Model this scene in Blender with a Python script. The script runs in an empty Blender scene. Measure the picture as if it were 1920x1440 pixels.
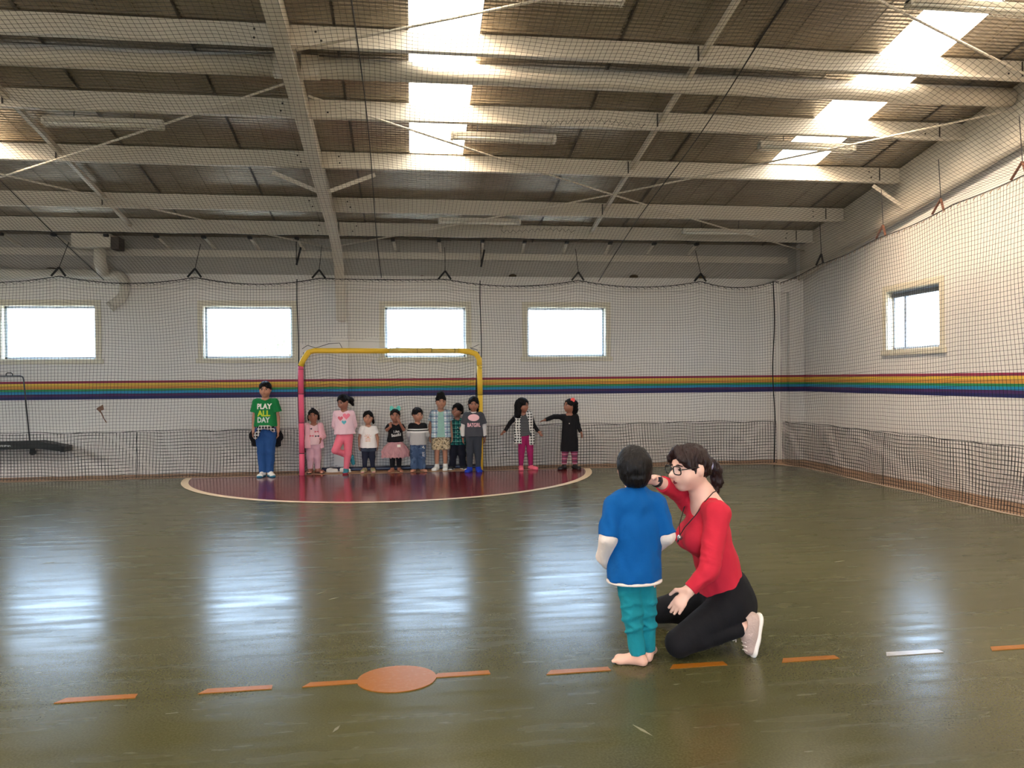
import bpy, bmesh, math, random
import numpy as np
from mathutils import Vector, Matrix
from mathutils.bvhtree import BVHTree

random.seed(7)
np.random.seed(7)
SC = bpy.context.scene
COL = SC.collection
R = math.radians

# ---------------------------------------------------------------- camera
# world: X along the end wall (right +), Y depth towards the end wall, Z up, metres
cam_d = bpy.data.cameras.new('camera')
cam = bpy.data.objects.new('camera', cam_d)
COL.objects.link(cam)
cam_d.sensor_fit = 'HORIZONTAL'
cam_d.sensor_width = 36.0
cam_d.lens = 36.0 * 1440.0 / 1920.0
cam_d.clip_start = 0.05
cam_d.clip_end = 300
yaw, pit, rol = R(7.51), R(0.41), R(0.50)
fw = Vector((math.sin(yaw) * math.cos(pit), math.cos(yaw) * math.cos(pit), -math.sin(pit)))
rt = Vector((math.cos(yaw), -math.sin(yaw), 0))
up = rt.cross(fw)
rt2 = rt * math.cos(rol) - up * math.sin(rol)
up2 = up * math.cos(rol) + rt * math.sin(rol)
cam.matrix_world = Matrix(((rt2.x, up2.x, -fw.x, 0), (rt2.y, up2.y, -fw.y, 0), (rt2.z, up2.z, -fw.z, 1.45), (0, 0, 0, 1)))
SC.camera = cam

# ---------------------------------------------------------------- world, sun, portals, exposure
SC.view_settings.view_transform = 'Standard'
SC.view_settings.look = 'None'
SC.view_settings.gamma = 1
SC.view_settings.use_curve_mapping = False
SC.view_settings.exposure = 0.74
SC.cycles.max_bounces = 7
SC.cycles.diffuse_bounces = 5
SC.cycles.glossy_bounces = 3
SC.cycles.transparent_max_bounces = 10
SC.cycles.use_denoising = True
SC.cycles.use_adaptive_sampling = True
SC.cycles.adaptive_threshold = 0.03
SC.cycles.sample_clamp_indirect = 8
WORLD_STRENGTH = 10.0
SUN_STRENGTH = 30.0
w = bpy.data.worlds.new('overcast_sky')
SC.world = w
w.use_nodes = True
bg = w.node_tree.nodes['Background']
bg.inputs[0].default_value = (0.59, 0.77, 1.0, 1)
bg.inputs[1].default_value = WORLD_STRENGTH

sun_d = bpy.data.lights.new('hazy_sun', 'SUN')
sun_d.energy = SUN_STRENGTH
sun_d.angle = R(50)
sun_d.color = (1.0, 0.95, 0.90)
sun = bpy.data.objects.new('hazy_sun', sun_d)
COL.objects.link(sun)
sun.rotation_euler = Vector((1.0, 0.45, -0.95)).to_track_quat('-Z', 'Y').to_euler()

def portal(loc, sx, sy, direction):
    d = bpy.data.lights.new('daylight_portal', 'AREA')
    d.shape = 'RECTANGLE'
    d.size = sx
    d.size_y = sy
    d.cycles.is_portal = True
    o = bpy.data.objects.new('daylight_portal', d)
    COL.objects.link(o)
    o.location = loc
    o.rotation_euler = Vector(direction).to_track_quat('-Z', 'Y').to_euler()

# ---------------------------------------------------------------- measures of the hall
YB, XR, XL, YF = 12.634, 6.761, -9.0, -7.5      # end wall, right wall, left wall, wall behind the camera
SL = 0.178                                        # roof slope
def roof_z(y):                                    # underside of the roof sheeting
    return 3.77 + SL * (YB - abs(y)) if y >= 0 else 3.77 + SL * (YB + y)
PURLIN_BOT = -0.21
WINS = [(-6.18, -4.83), (-3.23, -1.867), (-0.412, 0.913), (1.928, 3.264)]
WZ0, WZ1 = 1.805, 2.636
RWY0, RWY1 = 9.08, 10.19
LW = [(9.08, 10.19), (5.6, 6.7), (2.1, 3.2), (-1.4, -.3)]      # unseen left wall openings, added to let in more daylight
SKY_X = [(-5.44, -4.76), (0.0, 0.68), (4.76, 5.44)]
SKY_END = 9.73

for a, b in WINS:
    portal(((a + b) / 2, YB + 0.14, (WZ0 + WZ1) / 2), b - a, WZ1 - WZ0, (0, -1, 0))
portal((XR + 0.14, (RWY0 + RWY1) / 2, (WZ0 + WZ1) / 2), RWY1 - RWY0, WZ1 - WZ0, (-1, 0, 0))
portal((-1.2, YF - .05, 1.5), 4.4, 3.0, (0, 1, 0))           # unseen door opening, added to light figures and purlins from the viewer's side
for a, b in LW:
    portal((XL - .14, (a + b) / 2, (WZ0 + WZ1) / 2), b - a, WZ1 - WZ0, (1, 0, 0))
for a, b in SKY_X:
    L = math.hypot(SKY_END, SKY_END * SL)
    portal(((a + b) / 2, SKY_END / 2, roof_z(SKY_END / 2) + 0.06), b - a, L, (0, -SL, -1))
    portal(((a + b) / 2, YF / 2, roof_z(YF / 2) + 0.06), b - a, abs(YF), (0, SL, -1))

# ---------------------------------------------------------------- material helpers
def lin(c):
    return tuple(((v / 255) / 12.92 if v / 255 <= 0.04045 else ((v / 255 + 0.055) / 1.055) ** 2.4) for v in c)

MATS = {}
def mat(name, rgb, rough=0.6, metal=0.0, var=0.10, vscale=6.0, bump=0.0, bscale=40.0, spec=0.5, stretch=(1, 1, 1), sheen=0.0, rvar=0.0):
    """procedural paint / cloth / skin: noise in the colour, optional noise relief"""
    if name in MATS:
        return MATS[name]
    m = bpy.data.materials.new(name)
    m.use_nodes = True
    nt = m.node_tree
    b = nt.nodes['Principled BSDF']
    b.inputs['Roughness'].default_value = rough
    b.inputs['Metallic'].default_value = metal
    b.inputs['Specular IOR Level'].default_value = spec
    if sheen:
        b.inputs['Sheen Weight'].default_value = sheen
    c = lin(rgb)
    tc = nt.nodes.new('ShaderNodeTexCoord')
    mp = nt.nodes.new('ShaderNodeMapping')
    mp.inputs['Scale'].default_value = stretch
    nt.links.new(tc.outputs['Object'], mp.inputs[0])
    n = nt.nodes.new('ShaderNodeTexNoise')
    n.inputs['Scale'].default_value = vscale
    n.inputs['Detail'].default_value = 4
    nt.links.new(mp.outputs[0], n.inputs['Vector'])
    mx = nt.nodes.new('ShaderNodeMix')
    mx.data_type = 'RGBA'
    nt.links.new(n.outputs['Fac'], mx.inputs['Factor'])
    mx.inputs['A'].default_value = tuple(max(0, v * (1 - var)) for v in c) + (1,)
    mx.inputs['B'].default_value = tuple(min(1, v * (1 + var)) for v in c) + (1,)
    nt.links.new(mx.outputs['Result'], b.inputs['Base Color'])
    if rvar:
        mr = nt.nodes.new('ShaderNodeMapRange')
        mr.inputs['To Min'].default_value = max(0.02, rough - rvar)
        mr.inputs['To Max'].default_value = min(1, rough + rvar)
        nt.links.new(n.outputs['Fac'], mr.inputs['Value'])
        nt.links.new(mr.outputs[0], b.inputs['Roughness'])
    if bump:
        n2 = nt.nodes.new('ShaderNodeTexNoise')
        n2.inputs['Scale'].default_value = bscale
        n2.inputs['Detail'].default_value = 3
        nt.links.new(mp.outputs[0], n2.inputs['Vector'])
        bp = nt.nodes.new('ShaderNodeBump')
        bp.inputs['Strength'].default_value = bump
        bp.inputs['Distance'].default_value = 0.02
        nt.links.new(n2.outputs['Fac'], bp.inputs['Height'])
        nt.links.new(bp.outputs[0], b.inputs['Normal'])
    MATS[name] = m
    return m

class Nodes:
    """tiny wrapper to write node graphs"""
    def __init__(self, name):
        self.m = bpy.data.materials.new(name)
        self.m.use_nodes = True
        self.nt = self.m.node_tree
        self.b = self.nt.nodes['Principled BSDF']
        self.out = self.nt.nodes['Material Output']
    def n(self, t, **kw):
        x = self.nt.nodes.new('ShaderNode' + t)
        for k, v in kw.items():
            setattr(x, k, v)
        return x
    def l(self, a, b):
        self.nt.links.new(a, b)
    def math(self, op, a, b=None, c=None):
        x = self.n('Math', operation=op)
        for i, v in enumerate((a, b, c)):
            if v is None:
                continue
            if isinstance(v, (int, float)):
                x.inputs[i].default_value = v
            else:
                self.l(v, x.inputs[i])
        return x.outputs[0]
    def mix(self, f, a, b):
        x = self.n('Mix', data_type='RGBA')
        for s, v in (('Factor', f), ('A', a), ('B', b)):
            if isinstance(v, (int, float)):
                x.inputs[s].default_value = v
            elif isinstance(v, tuple):
                x.inputs[s].default_value = v + (1,) if len(v) == 3 else v
            else:
                self.l(v, x.inputs[s])
        return x.outputs['Result']
    def coords(self):
        tc = self.n('TexCoord')
        s = self.n('SeparateXYZ')
        self.l(tc.outputs['Object'], s.inputs[0])
        return tc.outputs['Object'], s.outputs
    def noise(self, vec, scale, detail=4, stretch=None):
        if stretch:
            mp = self.n('Mapping')
            mp.inputs['Scale'].default_value = stretch
            self.l(vec, mp.inputs[0])
            vec = mp.outputs[0]
        x = self.n('TexNoise')
        x.inputs['Scale'].default_value = scale
        x.inputs['Detail'].default_value = detail
        self.l(vec, x.inputs['Vector'])
        return x.outputs['Fac']
    def ramp(self, f, lo, hi):
        x = self.n('MapRange')
        x.inputs['From Min'].default_value = lo
        x.inputs['From Max'].default_value = hi
        self.l(f, x.inputs['Value'])
        return x.outputs[0]

# ---------------------------------------------------------------- mesh helpers
class MB:
    """collects simple solids, builds ONE mesh object"""
    def __init__(self):
        self.v, self.f = [], []
    def add(self, vs, fs):
        o = len(self.v)
        self.v += [tuple(p) for p in vs]
        self.f += [tuple(i + o for i in f) for f in fs]
        return self
    def box(self, a, b):
        x0, y0, z0 = a
        x1, y1, z1 = b
        return self.add([(x0, y0, z0), (x1, y0, z0), (x1, y1, z0), (x0, y1, z0), (x0, y0, z1), (x1, y0, z1), (x1, y1, z1), (x0, y1, z1)],
                        [(0, 3, 2, 1), (4, 5, 6, 7), (0, 1, 5, 4), (1, 2, 6, 5), (2, 3, 7, 6), (3, 0, 4, 7)])
    def bar(self, p, q, w, h, upv=(0, 0, 1)):
        """rectangular bar from p to q"""
        p, q = Vector(p), Vector(q)
        d = (q - p).normalized()
        s = d.cross(Vector(upv))
        s = s.normalized() if s.length > 1e-5 else Vector((1, 0, 0))
        u = s.cross(d)
        c = []
        for e in (p, q):
            for a, b in ((-1, -1), (1, -1), (1, 1), (-1, 1)):
                c.append(e + s * (a * w / 2) + u * (b * h / 2))
        return self.add(c, [(0, 1, 2, 3), (7, 6, 5, 4), (0, 4, 5, 1), (1, 5, 6, 2), (2, 6, 7, 3), (3, 7, 4, 0)])
    def tube(self, pts, r, n=10, caps=True, ell=None):
        """round tube along a polyline; r one radius or one per point"""
        pts = [Vector(p) for p in pts]
        rs = r if isinstance(r, (list, tuple)) else [r] * len(pts)
        rings = []
        t0 = (pts[1] - pts[0]).normalized()
        ref = Vector((0, 0, 1)) if abs(t0.z) < 0.9 else Vector((0, 1, 0))
        s = t0.cross(ref).normalized()
        for i, p in enumerate(pts):
            t = (pts[min(i + 1, len(pts) - 1)] - pts[max(i - 1, 0)]).normalized()
            s = (s - t * s.dot(t)).normalized()
            u = t.cross(s)
            rings.append([p + (s * math.cos(2 * math.pi * k / n) + u * math.sin(2 * math.pi * k / n)) * rs[i] for k in range(n)])
        o = [p for ring in rings for p in ring]
        f = []
        for i in range(len(pts) - 1):
            for k in range(n):
                f.append((i * n + k, i * n + (k + 1) % n, (i + 1) * n + (k + 1) % n, (i + 1) * n + k))
        if caps:
            f.append(tuple(range(n - 1, -1, -1)))
            f.append(tuple((len(pts) - 1) * n + k for k in range(n)))
        return self.add(o, f)
    def extrude(self, prof, x0, x1, axis='X', place=None):
        """closed profile [(a,b)..] extruded along X; place(a,b,x)->point"""
        n = len(prof)
        pl = place or (lambda a, b, x: (x, a, b))
        vs = [pl(a, b, x0) for a, b in prof] + [pl(a, b, x1) for a, b in prof]
        fs = [(i, (i + 1) % n, n + (i + 1) % n, n + i) for i in range(n)]
        fs += [tuple(range(n - 1, -1, -1)), tuple(range(n, 2 * n))]
        return self.add(vs, fs)
    def ball(self, c, r, n=10, m=7):
        r = r if isinstance(r, (tuple, list)) else (r, r, r)
        vs = [(c[0], c[1], c[2] + r[2])]
        for j in range(1, m):
            t = math.pi * j / m
            for k in range(n):
                a = 2 * math.pi * k / n
                vs.append((c[0] + r[0] * math.sin(t) * math.cos(a), c[1] + r[1] * math.sin(t) * math.sin(a), c[2] + r[2] * math.cos(t)))
        vs.append((c[0], c[1], c[2] - r[2]))
        fs = [(0, 1 + k, 1 + (k + 1) % n) for k in range(n)]
        for j in range(m - 2):
            for k in range(n):
                fs.append((1 + j * n + k, 1 + (j + 1) * n + k, 1 + (j + 1) * n + (k + 1) % n, 1 + j * n + (k + 1) % n))
        L = len(vs) - 1
        fs += [(L, 1 + (m - 2) * n + (k + 1) % n, 1 + (m - 2) * n + k) for k in range(n)]
        return self.add(vs, fs)
    def build(self, name, material, parent=None, smooth=False, bevel=0.0, loc=None):
        me = bpy.data.meshes.new(name)
        me.from_pydata(self.v, [], self.f)
        me.validate()
        bm = bmesh.new()
        bm.from_mesh(me)
        bmesh.ops.recalc_face_normals(bm, faces=bm.faces)
        bm.to_mesh(me)
        bm.free()
        if smooth:
            me.polygons.foreach_set('use_smooth', [True] * len(me.polygons))
        o = bpy.data.objects.new(name, me)
        COL.objects.link(o)
        if material:
            me.materials.append(material)
        if parent:
            o.parent = parent
        if loc:
            o.location = loc
        if bevel:
            md = o.modifiers.new('edge', 'BEVEL')
            md.width = bevel
            md.segments = 2
            md.limit_method = 'ANGLE'
        return o

def link_mesh(name, me, parent=None, m=None):
    o = bpy.data.objects.new(name, me)
    COL.objects.link(o)
    if m and not me.materials:
        me.materials.append(m)
    if parent:
        o.parent = parent
    return o

def tag(o, label=None, cat=None, group=None, kind=None):
    if label: o['label'] = label
    if cat: o['category'] = cat
    if group: o['group'] = group
    if kind: o['kind'] = kind
    return o

def empty(name, loc=(0, 0, 0), rz=0.0):
    o = bpy.data.objects.new(name, None)
    COL.objects.link(o)
    o.location = loc
    o.rotation_euler = (0, 0, rz)
    o.empty_display_size = 0.1
    return o

def copy_tree(o, parent=None):
    c = o.copy()
    COL.objects.link(c)
    c.parent = parent
    for ch in list(o.children):
        copy_tree(ch, c)
    return c

# ---------------------------------------------------------------- surface materials
def floor_mat():
    g = Nodes('olive_painted_concrete')
    v, s = g.coords()
    n1 = g.noise(v, 0.55, 5)
    n2 = g.noise(v, 5.0, 3)
    n3 = g.noise(v, 1.3, 3, (1.2, 8.0, 1.0))          # roller streaks
    n4 = g.noise(v, 105.0, 2)                          # fine grain
    c = g.mix(g.ramp(n1, 0.35, 0.65), lin((60, 60, 34)), lin((72, 72, 44)))
    c = g.mix(g.math('MULTIPLY', g.ramp(n2, 0.30, 0.90), 0.16), c, lin((52, 48, 30)))
    c = g.mix(g.math('MULTIPLY', g.ramp(n4, 0.35, 0.75), 0.45), c, lin((96, 92, 66)))
    g.l(c, g.b.inputs['Base Color'])
    r = g.math('ADD', g.math('MULTIPLY', g.ramp(n3, 0.3, 0.7), 0.13), g.math('MULTIPLY', n2, 0.04))
    g.l(g.math('ADD', r, 0.155), g.b.inputs['Roughness'])
    g.b.inputs['Specular IOR Level'].default_value = 0.22
    bp = g.n('Bump')
    bp.inputs['Strength'].default_value = 0.05
    bp.inputs['Distance'].default_value = 0.010
    g.l(g.math('ADD', g.math('MULTIPLY', n4, 0.16), g.math('MULTIPLY', g.noise(v, 1.0, 2, (1.2, 6.0, 1.0)), 0.65)), bp.inputs['Height'])
    g.l(bp.outputs[0], g.b.inputs['Normal'])
    return g.m

def foil_mat():
    """reflective foil laminate seen under the roof sheets, held by fine wires"""
    g = Nodes('dull_foil_lining')
    v, s = g.coords()
    n1 = g.noise(v, 1.3, 5)
    n2 = g.noise(v, 26, 5, (1.0, 2.5, 1.0))
    c = g.mix(g.ramp(n1, 0.3, 0.7), lin((150, 140, 124)), lin((182, 172, 156)))
    wv = g.n('TexWave', wave_type='BANDS', bands_direction='Y')
    wv.inputs['Scale'].default_value = 6.0
    wv.inputs['Distortion'].default_value = 1.5
    g.l(v, wv.inputs['Vector'])
    c = g.mix(g.math('MULTIPLY', g.ramp(wv.outputs['Fac'], 0.0, 0.25), -0.25), c, (0.02, 0.02, 0.02))
    g.l(c, g.b.inputs['Base Color'])
    g.b.inputs['Metallic'].default_value = 0.7
    g.b.inputs['Roughness'].default_value = 0.25
    bp = g.n('Bump')
    bp.inputs['Strength'].default_value = 0.35
    bp.inputs['Distance'].default_value = 0.02
    g.l(g.math('ADD', n2, wv.outputs['Fac']), bp.inputs['Height'])
    g.l(bp.outputs[0], g.b.inputs['Normal'])
    return g.m

def sheet_mat(name, tint, t):
    """translucent sheet: lets daylight through"""
    g = Nodes(name)
    tr = g.n('BsdfTransparent')
    tr.inputs[0].default_value = tint + (1,)
    tl = g.n('BsdfTranslucent')
    tl.inputs[0].default_value = tint + (1,)
    mx = g.n('MixShader')
    mx.inputs[0].default_value = t
    g.l(tr.outputs[0], mx.inputs[1])
    g.l(tl.outputs[0], mx.inputs[2])
    g.l(mx.outputs[0], g.out.inputs[0])
    return g.m

def glass_mat():
    g = Nodes('window_glass')
    tr = g.n('BsdfTransparent')
    tr.inputs[0].default_value = (0.93, 0.97, 1.0, 1)
    gl = g.n('BsdfGlossy')
    gl.inputs['Roughness'].default_value = 0.02
    mx = g.n('MixShader')
    mx.inputs[0].default_value = 0.05
    g.l(tr.outputs[0], mx.inputs[1])
    g.l(gl.outputs[0], mx.inputs[2])
    g.l(mx.outputs[0], g.out.inputs[0])
    return g.m

M_FLOOR = floor_mat()
M_FOIL = foil_mat()
M_SKYL = sheet_mat('fibreglass_rooflight', (0.96, 0.84, 0.71), 0.25)
M_GLASS = glass_mat()
M_WALL = mat('white_wall_paint', (230, 225, 218), 0.6, var=0.05, vscale=1.2, bump=0.08, bscale=60)
M_STEEL = mat('cream_painted_steel', (208, 200, 184), 0.45, var=0.08, vscale=3, bump=0.03)
M_TRIM = mat('cream_window_trim', (222, 214, 192), 0.5, var=0.05)
M_ALU = mat('pale_aluminium', (190, 200, 214), 0.35, metal=0.3, var=0.04)
M_CONC = mat('bare_pinkish_concrete', (170, 136, 108), 0.75, var=0.18, vscale=5, bump=0.2, bscale=50)
M_CONC2 = mat('pale_concrete_edge', (196, 176, 154), 0.7, var=0.15, vscale=7, bump=0.15)
M_NET = mat('black_net_twine', (22, 21, 22), 0.8, var=0.1)
M_ROPE = mat('dark_rope', (30, 28, 32), 0.8, var=0.2, vscale=40)
M_WHITEP = mat('white_pvc', (204, 198, 184), 0.4, var=0.04)
M_BLACKS = mat('black_strap', (26, 24, 24), 0.7, var=0.2, vscale=20)

STR = 'structure'
# ---------------------------------------------------------------- ground, floor
g_ = MB().box((-60, -60, -0.3), (60, 60, -0.12)).build('ground', mat('outdoor_paving', (168, 160, 148), 0.9, var=0.15, vscale=0.6))
tag(g_, 'pale paved ground outside the hall', 'ground', kind=STR)
floor = MB().box((XL, YF, -0.1), (XR, YB, 0.0)).build('floor', M_FLOOR)
tag(floor, 'olive green glossy painted concrete floor', 'floor', kind=STR)

def poly_slab(pts, z0, z1):
    n = len(pts)
    mb = MB()
    mb.add([(x, y, z0) for x, y in pts] + [(x, y, z1) for x, y in pts],
           [tuple(range(n - 1, -1, -1)), tuple(range(n, 2 * n))] + [(i, (i + 1) % n, n + (i + 1) % n, n + i) for i in range(n)])
    return mb

# bare strip along the walls outside the painted court
EY, EX = 12.02, 6.12
def wob(t, a=0.02):
    return a * math.sin(t * 3.1) + a * 0.6 * math.sin(t * 7.3 + 1)
edge = [(x, EY + wob(x)) for x in np.linspace(XL, 5.75, 40)] + [(5.9, 11.88), (6.02, 11.7)]
edge += [(EX + wob(y), y) for y in np.linspace(11.5, YF, 60)]
mb = MB()
outer = [(x, YB) for x in np.linspace(XL, 5.75, 40)] + [(6.3, YB), (XR, YB)] + [(XR, y) for y in np.linspace(11.5, YF, 60)]
n = len(edge)
mb.add([(x, y, 0.002) for x, y in edge] + [(x, y, 0.002) for x, y in outer], [(i, i + 1, n + i + 1, n + i) for i in range(n - 1)])
tag(mb.build('bare_strip', M_CONC, floor), 'reddish brown bare concrete strip along the walls')
inner = []
for i, (x, y) in enumerate(edge):
    nx, ny = (0, 1) if i < 40 else ((1, 0) if i > 41 else (0.7, 0.7))
    k = 0.07 if i > 36 else 0.025
    inner.append((x + nx * k, y + ny * k))
mb = MB()
mb.add([(x, y, 0.004) for x, y in edge] + [(x, y, 0.004) for x, y in inner], [(i, i + 1, n + i + 1, n + i) for i in range(n - 1)])
tag(mb.build('kerb_line', M_CONC2, floor), 'pale worn edge of the painted floor')

# goal area: dark red half disc with a cream line
GC, GR = (-0.265, 12.25), 3.0
arc = [(GC[0] + GR * math.cos(t), GC[1] + GR * math.sin(t)) for t in np.linspace(math.pi * 1.025, math.pi * 1.975, 72)]
arc = [(x, min(y, EY)) for x, y in arc]
M_RED = mat('dark_red_floor_paint', (104, 34, 34), 0.16, var=0.15, vscale=3, bump=0.03, bscale=8, rvar=0.05)
tag(poly_slab([(x, y) for x, y in arc], 0.0, 0.0025).build('goal_area', M_RED, floor), 'dark red painted goal area')
arc_o = [(GC[0] + (GR + 0.10) * math.cos(t), GC[1] + (GR + 0.10) * math.sin(t)) for t in np.linspace(math.pi * 1.025, math.pi * 1.975, 72)]
mb = MB()
mb.add([(x, y, 0.004) for x, y in arc] + [(x, min(y, EY), 0.004) for x, y in arc_o], [(i, i + 1, 72 + i + 1, 72 + i) for i in range(71)])
tag(mb.build('goal_line', mat('cream_line_paint', (214, 192, 158), 0.35, var=0.15, vscale=12), floor), 'cream curved line round the goal area')

# orange centre spot and dashes
def worn_orange():
    g = Nodes('worn_orange_paint')
    v, s = g.coords()
    f = g.math('MULTIPLY', g.ramp(g.noise(v, 45, 5), 0.50, 0.72), 0.45)
    c = g.mix(f, lin((138, 84, 16)), lin((150, 112, 80)))
    g.l(c, g.b.inputs['Base Color'])
    g.b.inputs['Roughness'].default_value = 0.3
    g.b.inputs['Specular IOR Level'].default_value = 0.25
    return g.m
M_ORA = worn_orange()
spot = [( -0.08 + 0.19 * math.cos(t), 3.75 + 0.165 * math.sin(t)) for t in np.linspace(0, 2 * math.pi, 40, endpoint=False)]
tag(poly_slab(spot, 0.0, 0.004).build('centre_spot', M_ORA, floor), 'orange painted centre spot')
M_ORAW = mat('pale_worn_dash', (150, 146, 144), 0.22, var=0.2, vscale=20)
for x0, x1, y, mm in [(-1.60, -1.27, 3.725, M_ORA), (-0.98, -0.665, 3.735, M_ORA), (-0.51, -0.26, 3.74, M_ORA), (0.10, 0.37, 3.76, M_ORA),
                      (0.655, 0.965, 3.715, M_ORA), (1.275, 1.56, 3.695, M_ORA), (1.86, 2.16, 3.69, M_ORA), (2.43, 2.74, 3.69, M_ORAW), (3.02, 3.34, 3.68, M_ORA),
                      (-2.2, -1.88, 3.72, M_ORA), (3.62, 3.92, 3.67, M_ORA)]:
    k = 0.026
    poly_slab([(x0 - 0.012, y - k), (x1 + 0.004, y - k + 0.006), (x1 + 0.0, y + k), (x0 + 0.02, y + k)], 0.0, 0.0035).build('line_dash', mm, floor)
M_SCUFF = mat('pale_scuff', (112, 108, 84), 0.5, var=0.2)
for x, y, a, L in [(-0.62, 5.35, 0.9, 0.10), (-0.52, 5.2, 0.7, 0.09), (0.75, 5.7, 1.9, 0.09), (0.93, 3.05, 2.0, 0.12), (0.02, 2.72, 1.3, 0.09), (-0.32, 3.25, 1.2, 0.07), (3.3, 5.6, .3, .12), (-2.9, 6.6, .5, .08)]:
    dx, dy = math.cos(a) * L / 2, math.sin(a) * L / 2
    px, py = -math.sin(a) * 0.008, math.cos(a) * 0.008
    poly_slab([(x - dx, y - dy), (x + px, y + py), (x + dx, y + dy), (x - px, y - py)], 0.0, 0.0015).build('floor_scuff', M_SCUFF, floor)

# ---------------------------------------------------------------- walls with window openings
def holed(mb, u0, u1, v0, v1, holes, place):
    """fill the rectangle u0..u1 x v0..v1 with boxes around the holes (u0,u1,v0,v1)"""
    us = sorted({u0, u1} | {h[0] for h in holes} | {h[1] for h in holes})
    for a, b in zip(us[:-1], us[1:]):
        hs = [h for h in holes if h[0] <= a + 1e-6 and h[1] >= b - 1e-6]
        zs = [v0]
        for h in hs:
            zs += [h[2], h[3]]
        zs.append(v1)
        for c, d in zip(zs[::2], zs[1::2]):
            place(mb, a, b, c, d)

ZB0, ZB1 = 2.90, 3.125                            # bond beam on top of the end wall
mb = MB()
holed(mb, XL - 0.2, XR + 0.2, -0.1, ZB1, [(a, b, WZ0, WZ1) for a, b in WINS], lambda m, a, b, c, d: m.box((a, YB, c), (b, YB + 0.2, d)))
wall_back = tag(mb.build('wall_back', M_WALL), 'white painted end wall with a rainbow stripe', 'wall', kind=STR)
MB().box((XL, YB - 0.085, ZB0), (XR, YB, ZB1)).build('bond_beam', M_WALL, wall_back)
MB().box((XL - .2, YB + 0.15, ZB1), (XR + .2, YB + 0.22, 3.95)).build('upper_cladding', mat('grey_upper_cladding', (172, 166, 156), 0.55, var=0.06), wall_back)
mb = MB()
mb.box((XL, YB + 0.07, 3.50), (XR - .2, YB + 0.16, 3.53)).box((XL, YB + 0.07, 3.42), (XR - .2, YB + 0.085, 3.50))
mb.build('wall_girt', M_STEEL, wall_back)

RAINBOW = [((150, 38, 70), .037), ((226, 190, 62), .040), ((206, 142, 52), .049), ((38, 138, 74), .033), ((14, 132, 178), .042), ((68, 24, 84), .040), ((22, 20, 88), .044)]
SNAMES = ['red', 'yellow', 'orange', 'green', 'blue', 'purple', 'navy']
def rainbow(parent, put):
    z = 1.468
    for (c, h), nm in zip(RAINBOW, SNAMES):
        mb = MB()
        put(mb, z - h, z)
        mb.build(nm + '_stripe', mat(nm + '_wall_paint', c, 0.5, var=0.06, vscale=3), parent)
        z -= h
rainbow(wall_back, lambda mb, a, b: mb.box((XL, YB - 0.003, a), (XR, YB, b)))

mb = MB()
def pr(m, a, b, c, d):
    m.box((XR, a, c), (XR + 0.2, b, d))
holed(mb, YF, YB + .25, -0.1, 3.5, [(RWY0, RWY1, WZ0, WZ1)], pr)
pts = [(YF, 3.5), (YB + .25, 3.5), (YB + .25, roof_z(YB) + .03), (0, roof_z(0) + .05), (YF, roof_z(YF) + .05)]
mb.extrude(pts, XR, XR + 0.2, place=lambda a, b, x: (x, a, b))
wall_right = tag(mb.build('wall_right', M_WALL), 'white painted side wall with a rainbow stripe', 'wall', kind=STR)
rainbow(wall_right, lambda mb, a, b: mb.box((XR - 0.003, YF, a), (XR, YB, b)))
mb = MB()
holed(mb, YF, YB, -0.1, 3.5, [(a, b, WZ0, WZ1) for a, b in sorted(LW)], lambda m, a, b, c, d: m.box((XL - .2, a, c), (XL, b, d)))
mb.extrude(pts, XL - .2, XL, place=lambda a, b, x: (x, a, b))
tag(mb.build('wall_left', M_WALL), 'white painted side wall out of view', 'wall', kind=STR)
tag(MB().box((XL, YF - .2, 0), (-3.4, YF, 4.9)).box((1.0, YF - .2, 0), (XR, YF, 4.9)).box((-3.4, YF - .2, 3.0), (1.0, YF, 4.9)).build('wall_front', M_WALL), 'white painted wall behind the viewer', 'wall', kind=STR)  # gap in this wall is the added door opening for daylight

# pilasters of the portal frames
for nm, x0, x1, y0 in (('portal_pilaster', -1.225, -0.985, YB - 0.10), ('corner_pilaster', XR - 0.26, XR, YB - 0.09)):
    p = MB().box((x0, y0, 0), (x1, YB - .001, ZB0)).build(nm, M_WALL, wall_back)
    rainbow(p, lambda mb, a, b: mb.box((x0 - .002, y0 - 0.003, a), (x1 + .002 if x1 < 6 else x1, y0 + 0.09, b)))

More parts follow.
